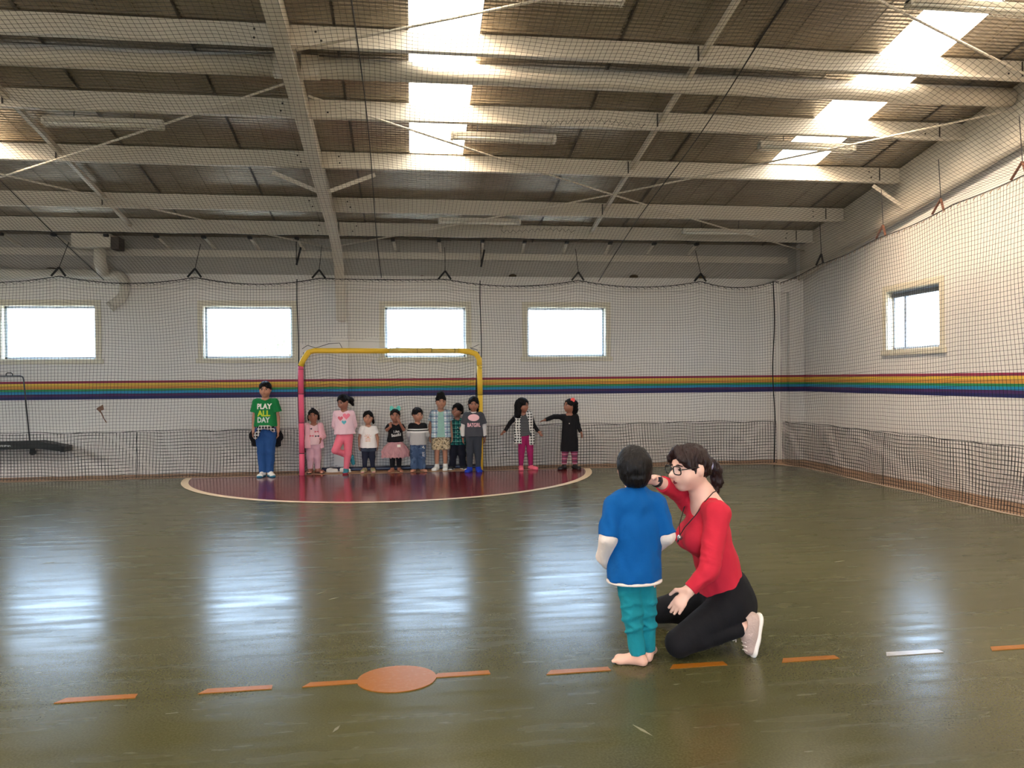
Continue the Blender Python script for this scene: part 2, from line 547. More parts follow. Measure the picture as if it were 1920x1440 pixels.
# ---------------------------------------------------------------- windows
def window(name, label, put):
    """put(mb, u0,u1,z0,z1,d0,d1): u along the wall, d depth into the wall"""
    o = tag(empty(name), label, 'window', kind=STR)
    u0, u1 = put.u
    t = 0.085
    for nm, a in (('trim_top', (u0 - t, u1 + t, WZ1, WZ1 + t, -.018, 0)), ('trim_side', (u0 - t, u0, WZ0, WZ1, -.018, 0)), ('trim_side', (u1, u1 + t, WZ0, WZ1, -.018, 0)),
                  ('sill', (u0 - t - .03, u1 + t + .03, WZ0 - .075, WZ0, -.03, 0.02))):
        mb = MB()
        put(mb, *a)
        mb.build(nm, M_TRIM, o, bevel=0.004)
    mb = MB()                                     # reveal lining
    for a in ((u0, u1, WZ0, WZ0 + .008, 0, .2), (u0, u1, WZ1 - .008, WZ1, 0, .2), (u0, u0 + .008, WZ0, WZ1, 0, .2), (u1 - .008, u1, WZ0, WZ1, 0, .2)):
        put(mb, *a)
    mb.build('reveal', M_TRIM, o)
    mb = MB()
    f = 0.04
    for a in ((u0, u1, WZ0, WZ0 + f, .09, .13), (u0, u1, WZ1 - f, WZ1, .09, .13), (u0, u0 + f, WZ0, WZ1, .09, .13), (u1 - f, u1, WZ0, WZ1, .09, .13)):
        put(mb, *a)
    mb.build('frame', M_ALU, o, bevel=0.003)
    mb = MB()
    put(mb, u0 + f, u1 - f, WZ0 + f, WZ1 - f, .108, .112)
    mb.build('pane', M_GLASS, o)
    return o
WL = ['window above the black trolley at the far left', 'window left of the goal with a green tree outside', 'window behind the yellow crossbar', 'window right of the goal on the end wall']
for i, (a, b) in enumerate(WINS):
    def put(mb, u0, u1, z0, z1, d0, d1):
        mb.box((u0, YB + d0, z0), (u1, YB + d1, z1))
    put.u = (a, b)
    window('window_%d' % (i + 1), WL[i], put)
def put(mb, u0, u1, z0, z1, d0, d1):
    mb.box((XR + d0, u0, z0), (XR + d1, u1, z1))
put.u = (RWY0, RWY1)
w5 = window('window_5', 'square window on the right side wall', put)
mb = MB()
mb.box((XR + .085, RWY1 - 0.30, WZ0), (XR + .125, RWY1 - 0.26, WZ1))
mb.build('mullion', M_ALU, w5)
mb = MB().box((XR + .06, RWY0 + .02, WZ1 - .09), (XR + .10, RWY1 - .02, WZ1 - .03)).build('blind_roll', mat('grey_blind', (120, 122, 124), .6), w5)

# ---------------------------------------------------------------- roof
ceiling = tag(empty('ceiling'), 'low pitched steel roof with purlins and translucent rooflights', 'roof', kind=STR)
SW = 0.68
def slope_box(mb, x0, x1, y0, y1, d0, d1):
    """slab that follows the roof underside; d is the height above it"""
    vs = []
    for d in (d0, d1):
        vs += [(x0, y0, roof_z(y0) + d), (x1, y0, roof_z(y0) + d), (x1, y1, roof_z(y1) + d), (x0, y1, roof_z(y1) + d)]
    mb.add(vs, [(0, 3, 2, 1), (4, 5, 6, 7), (0, 1, 5, 4), (1, 2, 6, 5), (2, 3, 7, 6), (3, 0, 4, 7)])
x = -9.52
k_sheet = 0
while x < XR + 0.2:
    x1 = x + SW
    sky = any(abs(x - a) < 0.05 for a, b in SKY_X)
    for sgn in (1, -1):
        if sky:
            mb = MB(); slope_box(mb, x + .004, x1 - .004, 0, sgn * (SKY_END if sgn > 0 else 7.6), 0.02, 0.026)
            tag(mb.build('rooflight_sheet', M_SKYL, ceiling), 'glaring white translucent rooflight sheet')
            if sgn > 0:
                mb = MB(); slope_box(mb, x - .01, x1 + .012, SKY_END, 12.9, 0.0, 0.03)
                mb.build('roof_sheet', M_FOIL, ceiling)
        else:
            dz = .006 + .005 * (k_sheet % 2); k_sheet += 1
            mb = MB(); slope_box(mb, x, x1 + .012, 0, 12.9 if sgn > 0 else -7.7, dz, dz + 0.03)
            slope_box(mb, x + .33, x + .335, 0, 12.85 if sgn > 0 else -7.65, dz - .004, dz)
            mb.build('roof_sheet', M_FOIL, ceiling)
    x = x1
M_LAP = mat('dark_lap_tape', (58, 50, 42), .6, var=.2)
for x in (-6.79, -3.39, -2.03, -.67, 2.05, 3.41, 6.13):
    mb = MB(); slope_box(mb, x - .012, x + .012, 4.0, 12.8, -.004, .0005)
    mb.build('lap_joint', M_LAP, ceiling)

def purlin(y, x0, x1, name='purlin'):
    zt = roof_z(y) - 0.003
    t, dpt, fl = 0.012, 0.20, 0.06
    prof = [(y, zt), (y + fl, zt + (0)), (y + fl, zt - t), (y + t, zt - t), (y + t, zt - dpt), (y + t, zt - dpt - t + .0), (y - fl, zt - dpt - t), (y - fl, zt - dpt + .014), (y - fl + .006, zt - dpt + .014), (y - fl + .006, zt - dpt), (y, zt - dpt)]
    p = MB().extrude(prof, x0, x1).build(name, M_STEEL, ceiling)
    return p
PUR = [12.04, 11.12, 9.75, 8.55, 7.28, 6.02, 4.80, 3.55, 2.3, 1.0]
M_BOLT = mat('dark_bolt', (50, 44, 40), .5, metal=.5)
for y in PUR:
    for x0, x1, lo in ((XL, -1.085, True), (-1.065, XR - .10, True)):
        p = purlin(y, x0, x1)
        if y > 5:
            for bx in ([-.82, 6.2] if x0 > -2 else [-1.35]):
                for dz in (-.06, -.14):
                    MB().ball((bx + random.uniform(-.05, .05), y - .004, roof_z(y) + dz), .011, 6, 4).build('bolt', M_BOLT, p)
        if x0 > -2 and y > 7:
            mb = MB().box((6.36, y - .006, roof_z(y) - .2), (6.375, y + .002, roof_z(y) - .01))
            mb.build('cleat', M_LAP, p)
for y in (-1.0, -2.5, -4, -5.5, -7):
    purlin(y, XL, XR - .1)

# round strut tube between the frames
for x0, x1 in ((XL, -1.30), (-0.86, XR - .12)):
    zt = roof_z(7.76) - .115
    mb = MB().tube([(x0, 7.76, zt), (x1, 7.76, zt)], 0.10, 20)
    s = mb.build('strut_tube', M_STEEL, ceiling, smooth=True)
    for o_ in s.data.polygons:
        if len(o_.vertices) > 4: o_.use_smooth = False
    for xe in (x0, x1):
        if XL < xe < XR - .2:
            sg = 1 if xe < -1.1 else -1
            MB().box((min(xe, xe + sg * .17), 7.70, zt - .10), (max(xe, xe + sg * .17), 7.82, zt + .10)).build('end_plate', M_STEEL, s)

# portal rafter with curved haunch (I section): path of the bottom flange
def ibeam(name, path, depth, xc, fw, tf, tw):
    """path [(y,z)] of the inner flange, depth per point along the outward normal"""
    o = empty(name)
    o.parent = ceiling
    n = len(path)
    top = []
    for i in range(n):
        a = Vector(path[max(i - 1, 0)]); b = Vector(path[min(i + 1, n - 1)])
        t = (b - a).normalized()
        nn = Vector((t.y, -t.x))
        if nn.y < 0 and nn.x < 0: nn = -nn
        top.append((Vector(path[i]), nn))
    def ribbon(mb, d0, d1, w):
        for i in range(n - 1):
            (p, a), (q, b) = top[i], top[i + 1]
            e0, e1 = depth[i], depth[i + 1]
            A0, A1 = p + a * (d0 * e0 if abs(d0) <= 1.01 and d0 > .5 else d0), p + a * (d1 * e0 if d1 > .5 else d1)
            B0, B1 = q + b * (d0 * e1 if d0 > .5 else d0), q + b * (d1 * e1 if d1 > .5 else d1)
            vs = [(xc - w / 2, *A0), (xc + w / 2, *A0), (xc + w / 2, *A1), (xc - w / 2, *A1), (xc - w / 2, *B0), (xc + w / 2, *B0), (xc + w / 2, *B1), (xc - w / 2, *B1)]
            mb.add(vs, [(0, 1, 2, 3), (7, 6, 5, 4), (0, 4, 5, 1), (1, 5, 6, 2), (2, 6, 7, 3), (3, 7, 4, 0)])
    mb = MB(); ribbon(mb, 0.0, tf, fw); mb.build('bottom_flange', M_STEEL, o)
    mb = MB(); ribbon(mb, tf, 0.999, tw); mb.build('web', M_STEEL, o)
    return o
pz = lambda y: 3.30 + SL * (YB - abs(y))
path = [(y, pz(y)) for y in (0.02, 2, 4, 6, 8, 9.5, 10.6, 11.2)]
dep = [.44] * 8
path += [(11.55, 3.46), (11.8, 3.36), (12.0, 3.19), (12.13, 2.99), (12.22, 2.75), (12.27, 2.55), (12.30, 2.38)]
dep += [.42, .40, .36, .40, .38, .34, .30]
raf = ibeam('portal_rafter', path, dep, -1.075, 0.145, 0.014, 0.012)
MB().box((-1.13, 12.30, 2.38), (-1.02, YB - .09, 2.40)).build('base_plate', M_STEEL, raf)
MB().box((-1.145, 12.12, 2.90), (-1.005, 12.30, 2.915)).build('stiffener', M_STEEL, raf)
path2 = [(-7.4, pz(7.4)), (-4, pz(4)), (-.02, pz(.02))]
ibeam('portal_rafter', path2, [.44] * 3, -1.075, .145, .014, .012)
# gable rafter on the right wall: deep web with rounded bottom flange
gz = lambda y: 3.06 + SL * (YB - abs(y))
for ya, yb in ((12.5, 0.0), (0.0, -7.4)):
    o = empty('gable_rafter'); o.parent = ceiling
    mb = MB()
    vs = []
    for y in (ya, yb):
        vs += [(XR - .085, y, gz(y) + .02), (XR - .07, y, gz(y) + .02), (XR - .07, y, roof_z(y)), (XR - .085, y, roof_z(y))]
    mb.add(vs, [(0, 1, 2, 3), (7, 6, 5, 4), (0, 4, 5, 1), (1, 5, 6, 2), (2, 6, 7, 3), (3, 7, 4, 0)])
    mb.build('web', M_STEEL, o)
    MB().tube([(XR - .09, ya, gz(ya) + .045), (XR - .09, yb, gz(yb) + .045)], .045, 12).build('bottom_flange', M_STEEL, o, smooth=True)

# fly braces and brace rods
for p, q in (((-1.02, 9.95, 3.83), (-0.42, 9.86, 4.04)), ((-1.13, 9.95, 3.83), (-1.68, 9.86, 4.04)), ((XR - .10, 9.62, 3.70), (6.25, 9.72, 4.03))):
    MB().bar(p, q, .05, .006, (0, 1, 0.2)).build('fly_brace', M_STEEL, ceiling)
def rodz(y):
    return 3.50 + SL * (YB - y)
for (xa, ya), (xb, yb) in (((-1.0, 7.99), (6.62, 12.25)), ((-1.06, 12.3), (6.66, 7.7)), ((-1.16, 7.76), (-8.9, 13 - .62)), ((-1.2, 12.45), (-8.9, 7.0)), ((-1.0, 7.22), (6.6, 3.9)), ((6.66, 7.25), (-.95, 3.9))):
    pts = [(xa + (xb - xa) * t, ya + (yb - ya) * t, rodz(ya + (yb - ya) * t) - .05 * math.sin(math.pi * t)) for t in np.linspace(0, 1, 9)]
    MB().tube(pts, .012, 6).build('brace_rod', M_STEEL, ceiling, smooth=True)
# bridging between purlins
for X in (2.88, -4.1):
    for ya, yb in zip(PUR[:-3], PUR[1:-2]):
        b = MB().bar((X, ya, roof_z(ya) - .10), (X, yb + .02, roof_z(yb) - .10), .05, .05).build('bridging', M_STEEL, ceiling)
        MB().box((X - .05, yb - .012, roof_z(yb) - .19), (X - .035, yb - .002, roof_z(yb) - .02)).build('cleat', M_LAP, b)
# eave brackets with dark ends, and the cable along them
x = -6.6
k = 0
while x < 5.2:
    if not (-1.35 < x < -.85):
        y0, z0 = 12.06, roof_z(12.06) - .245
        b = MB().bar((x, y0, z0), (x + .04, y0 + .50, z0 - .10), .045, .018).build('eave_bracket', M_STEEL, ceiling)
        MB().bar((x, y0 - .03, z0 - .005), (x, y0 + .05, z0 - .012), .06, .035).build('bracket_end', M_BLACKS, b)
    x += 0.70 + .03 * math.sin(k); k += 1
for xa, xb in ((-8.8, -1.2), (-.95, 6.5)):
    pts = [(xx, 12.0, roof_z(12) - .225 - .012 * abs(math.sin(xx * 2.2))) for xx in np.linspace(xa, xb, 60)]
    MB().tube(pts, .006, 5).build('eave_cable', M_BLACKS, ceiling)

# ---------------------------------------------------------------- nets
def strands(name, lines, r, material, parent=None, sides=3):
    """many thin cords (polylines, numpy (n,3)) as one mesh"""
    V, Fc = [], []
    off = 0
    ang = [2 * math.pi * k / sides + .3 for k in range(sides)]
    for P in lines:
        P = np.asarray(P, dtype=np.float64)
        n = len(P)
        T = np.gradient(P, axis=0)
        T /= np.maximum(np.linalg.norm(T, axis=1, keepdims=True), 1e-9)
        ref = np.array([0.31, 0.87, 0.38])
        S = np.cross(T, ref)
        S /= np.linalg.norm(S, axis=1, keepdims=True)
        U = np.cross(T, S)
        ring = np.stack([P + r * (math.cos(a) * S + math.sin(a) * U) for a in ang], 1).reshape(-1, 3)
        V.append(ring)
        i = np.arange(n - 1)[:, None] * sides
        k = np.arange(sides)[None, :]
        k2 = (k + 1) % sides
        q = np.stack([i + k, i + k2, i + sides + k2, i + sides + k], -1).reshape(-1, 4) + off
        Fc.append(q)
        off += n * sides
    V = np.concatenate(V); Fc = np.concatenate(Fc)
    me = bpy.data.meshes.new(name)
    me.vertices.add(len(V)); me.vertices.foreach_set('co', V.astype(np.float32).ravel())
    me.loops.add(Fc.size); me.loops.foreach_set('vertex_index', Fc.astype(np.int32).ravel())
    me.polygons.add(len(Fc)); me.polygons.foreach_set('loop_start', np.arange(0, Fc.size, 4, dtype=np.int32))
    me.update(calc_edges=True)
    me.materials.append(material)
    return link_mesh(name, me, parent)

MESH = 0.046
NY = 12.12
def cosarr(x): return np.cos(x)
def back_net_y(x, z):
    return NY + 0.035 * np.sin(x * 1.7 + z * .8) * np.sin(z * 1.05) + 0.012 * np.sin(x * 6.1 + 2 * z) * (z / 3) + .02 * np.cos(z * 2.2 + x)
HANG_X = [-7.05, -5.13, -3.21, -1.38, 0.554, 2.69, 4.744, 6.0]
def back_top(x):
    i = np.searchsorted(HANG_X, x)
    i = np.clip(i, 1, len(HANG_X) - 1)
    a = np.array(HANG_X)[i - 1]; b = np.array(HANG_X)[i]
    t = np.clip((x - a) / (b - a), 0, 1)
    return 3.02 - 0.10 * 4 * t * (1 - t) * np.where(np.abs(a + 1.38) < .1, .15, 1.0)
GX0, GX1, GZ = -1.66, 1.07, 1.90
NX1 = 6.10
net_end = empty('sports_net')
tag(net_end, 'black mesh net hanging in front of the end wall', 'net', kind='stuff')
L = []
xs = np.arange(-8.9, NX1, MESH)
for x in xs:
    zt = float(back_top(np.array(x)))
    z0 = 0.03
    if GX0 + .02 < x < GX1 - .02:
        z0 = GZ + .07 + .05 * abs(math.sin(x * 4)) + (.08 if -1.2 < x < .35 else 0) + random.uniform(0, .03)
    zz = np.linspace(z0, zt, 26)
    xx = x + .012 * np.sin(zz * 2.6 + x * 2.3) + .02 * np.sin(x * 1.3) * np.sin(zz)
    L.append(np.stack([xx, back_net_y(xx, zz), zz], 1))
zs = np.arange(0.03, 2.98, MESH)
for z in zs:
    segs = [(-8.9, NX1)] if z > GZ + .12 else [(-8.9, GX0), (GX1, NX1)]
    for a, b in segs:
        xx = np.arange(a, b, .11)
        if len(xx) < 2: continue
        f = z / 3.0
        zz = z + (back_top(xx) - 3.02) * f ** 3 + .008 * np.sin(xx * 2.1 + z * 3) + .006 * np.sin(xx * 5.3)
        L.append(np.stack([xx, back_net_y(xx, zz), zz], 1))
strands('mesh_panel', L, .0021, M_NET, net_end)
xx = np.arange(-8.9, NX1 + .02, .06)
MB().tube([(x, NY, float(back_top(np.array(x)))) for x in xx], .006, 5).build('head_rope', M_ROPE, net_end)
mb = MB()
for x in np.arange(-8.9, NX1, .115):                # lacing
    z = float(back_top(np.array(x)))
    mb.bar((x, NY, z - .002), (x + .05, NY + .004, z - .03), .006, .006)
    mb.bar((x + .05, NY + .004, z - .03), (x + .115, NY, z - .002), .003, .003)
tag(mb.build('lacing', M_NET, net_end), kind='stuff')
# heavier skirt at the foot
def skirt(lines_u, pos, name, parent):
    L = []
    for u in lines_u:
        zz = np.linspace(0.012, .70, 14)
        L.append(np.array([pos(u + .008 * math.sin(z * 5 + u * 2), z) for z in zz]))
    for z in np.arange(0.03, .71, .0475):
        L.append(np.array([pos(u, z + .012 * math.sin(u * 3 + z * 4) + .006 * math.sin(u * 9)) for u in np.arange(lines_u[0], lines_u[-1] + .01, .09)]))
    strands(name, L, .0036, M_NET, parent)
    mb = MB()
    us = np.arange(lines_u[0], lines_u[-1] + .01, .08)
    mb.tube([pos(u, .706 + .012 * math.sin(u * 3) + .006 * math.sin(u * 9)) for u in us], .0035, 4)
    mb.build('skirt_cord', M_NET, parent)
def pos_back(u, z):
    return (u, float(back_net_y(np.array(u), np.array(z))) - .03 - .05 * (1 - min(z, .7) / .7), z)
skirt(np.arange(-8.9, GX0, .0475), pos_back, 'skirt_panel', net_end)
skirt(np.arange(GX1, 6.02, .0475), pos_back, 'skirt_panel', net_end)
# right wall net
net_side = empty('sports_net')
tag(net_side, 'black mesh net hanging in front of the right side wall', 'net', kind='stuff')
def side_top(y):
    return 3.03 + .088 * (12.0 - y) - .03 * abs(math.sin((y - 10.87) * math.pi / 1.45)) if y > 0 else 4.0
def side_x(y, z):
    return 6.12 + .03 * math.sin(y * 1.9 + z) * math.sin(z * 1.1) + .10 * max(0, min(1, (12.0 - y) / 2)) * (1 - z / 3.5) * .6 + .012 * math.sin(y * 5.2 + z * 2)
SY0 = 2.0
L = []
for y in np.arange(SY0, NY, MESH):
    zz = np.linspace(.03, side_top(y), 24)
    L.append(np.array([(side_x(y + .012 * math.sin(z * 2.7 + y), z), y + .012 * math.sin(z * 2.7 + y * 2), z) for z in zz]))
for k in range(int(3.05 / MESH)):
    f = (k * MESH + .03) / 3.03
    L.append(np.array([(side_x(y, f * 3), y, f * side_top(y) + .008 * math.sin(y * 2.3 + f * 9)) for y in np.arange(SY0, NY, .1)]))
strands('mesh_panel', L, .0021, M_NET, net_side)
MB().tube([(6.12, y, side_top(y)) for y in np.arange(SY0, NY + .05, .1)], .006, 5).build('head_rope', M_ROPE, net_side)
mb = MB()
for y in np.arange(SY0, NY, .12):
    mb.bar((6.12, y, side_top(y)), (6.125, y + .05, side_top(y) - .035), .007, .007)
tag(mb.build('lacing', mat('pale_lacing', (170, 150, 130), .7), net_side), kind='stuff')
def pos_side(u, z):
    return (side_x(u, z) - .02 - .03 * (1 - z / .7), u, z)
skirt(np.arange(SY0, 12.0, .0475), pos_side, 'skirt_panel', net_side)
for y in (9.32,):
    MB().tube([pos_side(y + .01 * math.sin(z * 6), z) for z in np.linspace(.02, .7, 12)], .005, 5).build('seam_cord', M_NET, net_side)
MB().tube([(5.99 + .015 * math.sin(z * 3.1), NY - .02 + .01 * math.sin(z * 5), z) for z in np.linspace(.02, 3.03, 30)], .009, 5).build('corner_cord', M_NET, net_side)
MB().tube([(-4.05 + .01 * math.sin(z * 6), *pos_back(-4.05, z)[1:]) for z in np.linspace(.02, .7, 10)], .005, 5).build('seam_cord', M_NET, net_end)
for xg in (GX0 - .045, GX1 + .035):                  # thick cords at the goal sides
    MB().tube([(xg + .008 * math.sin(z * 4), NY - .03, z) for z in np.linspace(.02, 3.0, 26)], .008, 5).build('side_cord', M_NET, net_end)
# ceiling net
net_top = empty('ceiling_net')
tag(net_top, 'black mesh net stretched under the whole roof', 'net', kind='stuff')
def top_z(x, y):
    base = 3.0 + .225 * (NY - y)
    cap = 3.51 + SL * (YB - y)
    z = np.minimum(base, cap)
    zs_ = 3.03 + .088 * (12.0 - y)
    t = np.clip((6.12 - x) / 1.6, 0, 1)
    z = zs_ + (z - zs_) * (t * t * (3 - 2 * t))
    edge_ = np.clip((NY - y) / 1.2, 0, 1)
    sag = .035 * np.sin((x + .4) * math.pi / 1.15) ** 2 * edge_ + .02 * np.sin(y * 1.6 + x * .7) * edge_
    return z - sag + (back_top(x) - 3.02) * (1 - edge_)
L = []
TY0 = 3.0
for x in np.arange(-8.9, 6.12, .048):
    yy = np.arange(TY0, NY + .01, .16)
    xx = x + .014 * np.sin(yy * 2.2 + x * 1.3) + .02 * np.sin(x * 2.2) * np.sin(yy * .8)
    L.append(np.stack([xx, yy, top_z(xx, yy)], 1))
for y in np.arange(TY0, NY, .048):
    xx = np.arange(-8.9, 6.13, .16)
    yy = y + .02 * np.sin(xx * 1.4 + y * .9) + .012 * np.sin(xx * 3.7)
    L.append(np.stack([xx, yy, top_z(xx, yy)], 1))
strands('mesh_panel', L, .0016, M_NET, net_top)
for x in (-4.45, -0.42, 3.0):
    yy = np.arange(TY0, NY + .01, .3)
    MB().tube([(x + .02 * math.sin(y), y, float(top_z(np.array(x), np.array(y))) + .01) for y in yy], .006, 5).build('support_cable', M_ROPE, net_top)
# loose zigzag lacing hanging in the ceiling net
for xa, ya, xb, n_ in ((1.30, 7.45, 2.35, 14), (-4.3, 7.05, -3.55, 8), (1.2, 10.1, 2.2, 12)):
    pts = []
    for i in range(n_ * 2 + 1):
        x = xa + (xb - xa) * i / (n_ * 2)
        y = ya + .03 * (i % 2)
        pts.append((x, y, float(top_z(np.array(x), np.array(y))) - .02 - .03 * (i % 2)))
    MB().tube(pts, .003, 4).build('zigzag_cord', M_NET, net_top)
# triangular hangers
def hanger(apex, l, r, top, label, m):
    h = tag(empty('net_hanger', apex), label, 'hanger', 'straps holding up the net')
    A = Vector(apex)
    MB().bar((0, 0, 0), Vector(l) - A, .028, .008, (0, 1, 0)).build('strap', m, h)
    MB().bar((0, 0, 0), Vector(r) - A, .028, .008, (0, 1, 0)).build('strap', m, h)
    MB().tube([(0, 0, -.005), Vector(top) - A], .005, 5).build('cord', M_ROPE, h)
HL = ['above the leftmost window', 'between the first two windows', 'left of the portal column', 'above the window behind the goal', 'above the fourth window', 'near the far right corner']
for (x, lab, dx) in zip(HANG_X[1:7], HL, (.10, .06, .03, 0, -.02, -.05)):
    z = float(back_top(np.array(x)))
    hanger((x, NY, z + .13), (x - .11, NY, z), (x + .09, NY, z), (x + dx, NY + .1, z + .52), 'black strap triangle holding the end net ' + lab, M_BLACKS)
M_RUST = mat('rusty_brown_strap', (112, 74, 58), .7, var=.2)
for y, lab, m in ((10.87, 'closest to the far corner', M_BLACKS), (9.35, 'second from the far corner', M_RUST), (8.25, 'third from the far corner', M_RUST), (7.05, 'at the right picture edge', M_RUST)):
    z = side_top(y)
    hanger((6.12, y - .05, z + .15), (6.12, y + .10, z), (6.12, y - .10, z), (6.13, y, z + .62), 'strap triangle holding the side net, ' + lab, m)
for xx_, nm in ((-1.72, 'left'), (1.12, 'right')):
    h = tag(empty('net_tie', (xx_, NY, 3.3)), 'black cord loop tied above the %s side of the goal' % nm, 'cord')
    MB().bar((0, 0, .30), (.0, 0, -.08), .012, .01).build('cord', M_BLACKS, h)
    MB().bar((.06, .05, .20), (0, 0, -.08), .03, .008, (0, 1, 0)).build('loop', M_BLACKS, h)

# ---------------------------------------------------------------- goal
goal = tag(empty('goal_frame', (-.295, 12.0, 0)), 'padded goal frame with a pink left post and yellow crossbar', 'goal')
M_PINK = mat('pink_foam', (232, 92, 124), .65, var=.06, vscale=8, bump=.1, bscale=30)
M_YEL = mat('yellow_foam', (240, 196, 58), .65, var=.07, vscale=8, bump=.1, bscale=30)
M_YEL2 = mat('faded_yellow_foam', (222, 190, 96), .65, var=.07, vscale=8, bump=.1, bscale=30)
GL, GRr, GT = -1.36, 1.365, 1.895
def sleeve(pts, r, m):
    n = len(pts)
    return MB().tube(pts, r, 14).build('foam_sleeve', m, goal, smooth=True)
for a, b in ((.0, .335), (.34, .80), (.805, 1.24), (1.245, 1.665)):
    sleeve([(GL + .002 * math.sin(a * 9), 0, a + .003), (GL, 0, b)], .041, M_PINK)
sleeve([(GL, 0, 1.668), (GL + .03, 0, 1.75), (GL + .09, 0, 1.84), (GL + .13, 0, 1.885)], .043, M_YEL)
sleeve([(GL + .12, 0, 1.880), (GL + .20, 0, 1.90), (GL + .7, 0, 1.898), (-.03, 0, 1.892)], .040, M_YEL)
sleeve([(-.03, 0, 1.893), (.40, 0, 1.893), (.62, 0, 1.890)], .043, M_YEL2)
sleeve([(.62, 0, 1.890), (1.03, 0, 1.890)], .041, M_YEL2)
sleeve([(1.03, 0, 1.89), (1.20, 0, 1.878), (1.31, 0, 1.84), (1.362, 0, 1.76), (1.365, 0, 1.66)], .043, M_YEL)
sleeve([(1.365, 0, 1.655), (1.372, 0, 1.20)], .041, M_YEL)
sleeve([(1.372, 0, 1.195), (1.368, 0, .02)], .040, M_YEL)
for z in (.337, .803, 1.242, 1.62):
    MB().tube([(GL, 0, z - .003), (GL, 0, z + .003)], .0425, 12).build('tie_band', M_ROPE, goal)
for z in (1.197, 1.62):
    MB().tube([(1.37, 0, z - .003), (1.37, 0, z + .003)], .043, 12).build('tie_band', M_ROPE, goal)
for x in (.40, .62, .98):
    MB().tube([(x - .003, 0, 1.892), (x + .003, 0, 1.892)], .0445, 12).build('tie_band', M_ROPE, goal)
MB().box((GL - .05, -.04, 0), (GL + .05, .04, .004)).build('foot_plate', M_BLACKS, goal)
MB().box((1.32, -.04, 0), (1.42, .04, .004)).build('foot_plate', M_BLACKS, goal)
# goal net: recessed pocket behind the frame
gnet = tag(empty('goal_net'), 'slack black net hanging in a pocket behind the goal frame', 'net', kind='stuff')
def gy(x, z):
    return 12.52 + .02 * math.sin(x * 5 + z * 3) + .02 * math.sin(z * 7) - .30 * max(0, (z - 1.25) / .6) ** 1.5 - .06 * max(0, .2 - z)
L = []
for x in np.arange(GX0 + .03, GX1 - .02, MESH):
    L.append(np.array([(x + .02 * math.sin(z * 3 + x * 4), min(gy(x, z), 12.60), z) for z in np.linspace(.02, 1.86, 26)]))
for z in np.arange(.03, 1.86, MESH):
    L.append(np.array([(x, min(gy(x, z), 12.60), z + .018 * math.sin(x * 5 + z) + .012 * math.sin(x * 11 + z * 2)) for x in np.arange(GX0 + .02, GX1, .07)]))
for xs_ in (GX0 + .02, GX1 - .01):                   # the two sides
    for y in np.arange(12.06, 12.52, MESH):
        L.append(np.array([(xs_ + .015 * math.sin(z * 4), y, z) for z in np.linspace(.02, min(1.88, 1.25 + .6 * ((12.53 - y) / .3) ** .67 if y > 12.25 else 1.88), 18)]))
    for z in np.arange(.03, 1.8, MESH):
        L.append(np.array([(xs_ + .015 * math.sin(z * 4), y, z) for y in np.linspace(12.06, max(12.1, gy(xs_, z)), 6)]))
strands('mesh_panel', L, .0022, M_NET, gnet)
mb = MB()
for a in ([(GX0 + .02, 12.05, 1.93), (GX0 + .1, 12.06, 1.985), (GX0 + .22, 12.08, 1.945), (GX0 + .42, 12.08, 2.01), (GX0 + .58, 12.07, 2.02), (GX0 + .66, 12.03, 1.86)],
          [(GX0, 12.05, 1.80), (GX0 + .12, 12.06, 1.90), (GX0 + .25, 12.06, 1.925)],
          [(GX1, 12.05, 1.99), (GX1 - .13, 12.06, 1.93), (GX1 - .02, 12.06, 1.86)], [(GX1 - .14, 12.05, 1.94), (GX1 - .02, 12.05, 1.90)],
          [(-.62, 12.05, 1.91), (-.3, 12.05, 1.945), (.1, 12.05, 1.93), (.7, 12.05, 1.95)]):
    MB().tube(a, .0045, 5).build('frayed_cord', M_NET, gnet)
# navy ground pad and cables behind the children
tag(MB().box((-1.42, 12.43, 0.0), (1.08, 12.55, .06)).build('floor_pad', mat('navy_vinyl', (24, 26, 56), .35, var=.1), bevel=.02), 'long low navy pad lying behind the goal line', 'pad')

# ---------------------------------------------------------------- fluorescent battens
M_TUBE = mat('milky_tube', (236, 232, 220), .35, var=.02)
M_WIRE = mat('pale_wire', (206, 200, 186), .4, metal=.2)
def batten(x0, y, z, label, dz=0.0, guard=True, L=1.215):
    o = tag(empty('ceiling_light', (x0 + L / 2, y, z)), label, 'light', 'fluorescent battens under the roof')
    h = L / 2
    MB().box((-h, -.035, .02), (h, .035, .07)).build('housing', M_WHITEP, o, bevel=.006)
    for yy in (-.028, .028):
        MB().tube([(-h + .02, yy, .0), (h - .02, yy, .0)], .014, 8).build('tube', M_TUBE, o, smooth=True)
    MB().box((-h, -.05, -.015), (-h + .03, .05, .045)).build('lamp_holder', M_WHITEP, o)
    MB().box((h - .03, -.05, -.015), (h, .05, .045)).build('lamp_holder', M_WHITEP, o)
    if guard:
        mb = MB()
        for k in range(25):
            xx = -h + .02 + k * (L - .04) / 24
            mb.tube([(xx, -.05, .03), (xx, -.052, -.02), (xx, -.03, -.035), (xx, .03, -.035), (xx, .052, -.02), (xx, .05, .03)], .0015, 4, caps=False)
        for yy, zz in ((-.052, -.02), (-.018, -.036), (.018, -.036), (.052, -.02)):
            mb.tube([(-h, yy, zz), (h, yy, zz)], .0015, 4)
        tag(mb.build('wire_guard', M_WIRE, o), kind='stuff')
    zr = roof_z(y) - z
    for xx in (-h * .5, h * .5):
        MB().tube([(xx, 0, .065), (xx + .02, .01, zr)], .005, 5).build('suspension', M_ROPE, o)
bz = lambda y: 3.5 + SL * (YB - y)
batten(.475, 8.76, bz(8.76), 'wire-guarded fluorescent batten beside the middle rooflight')
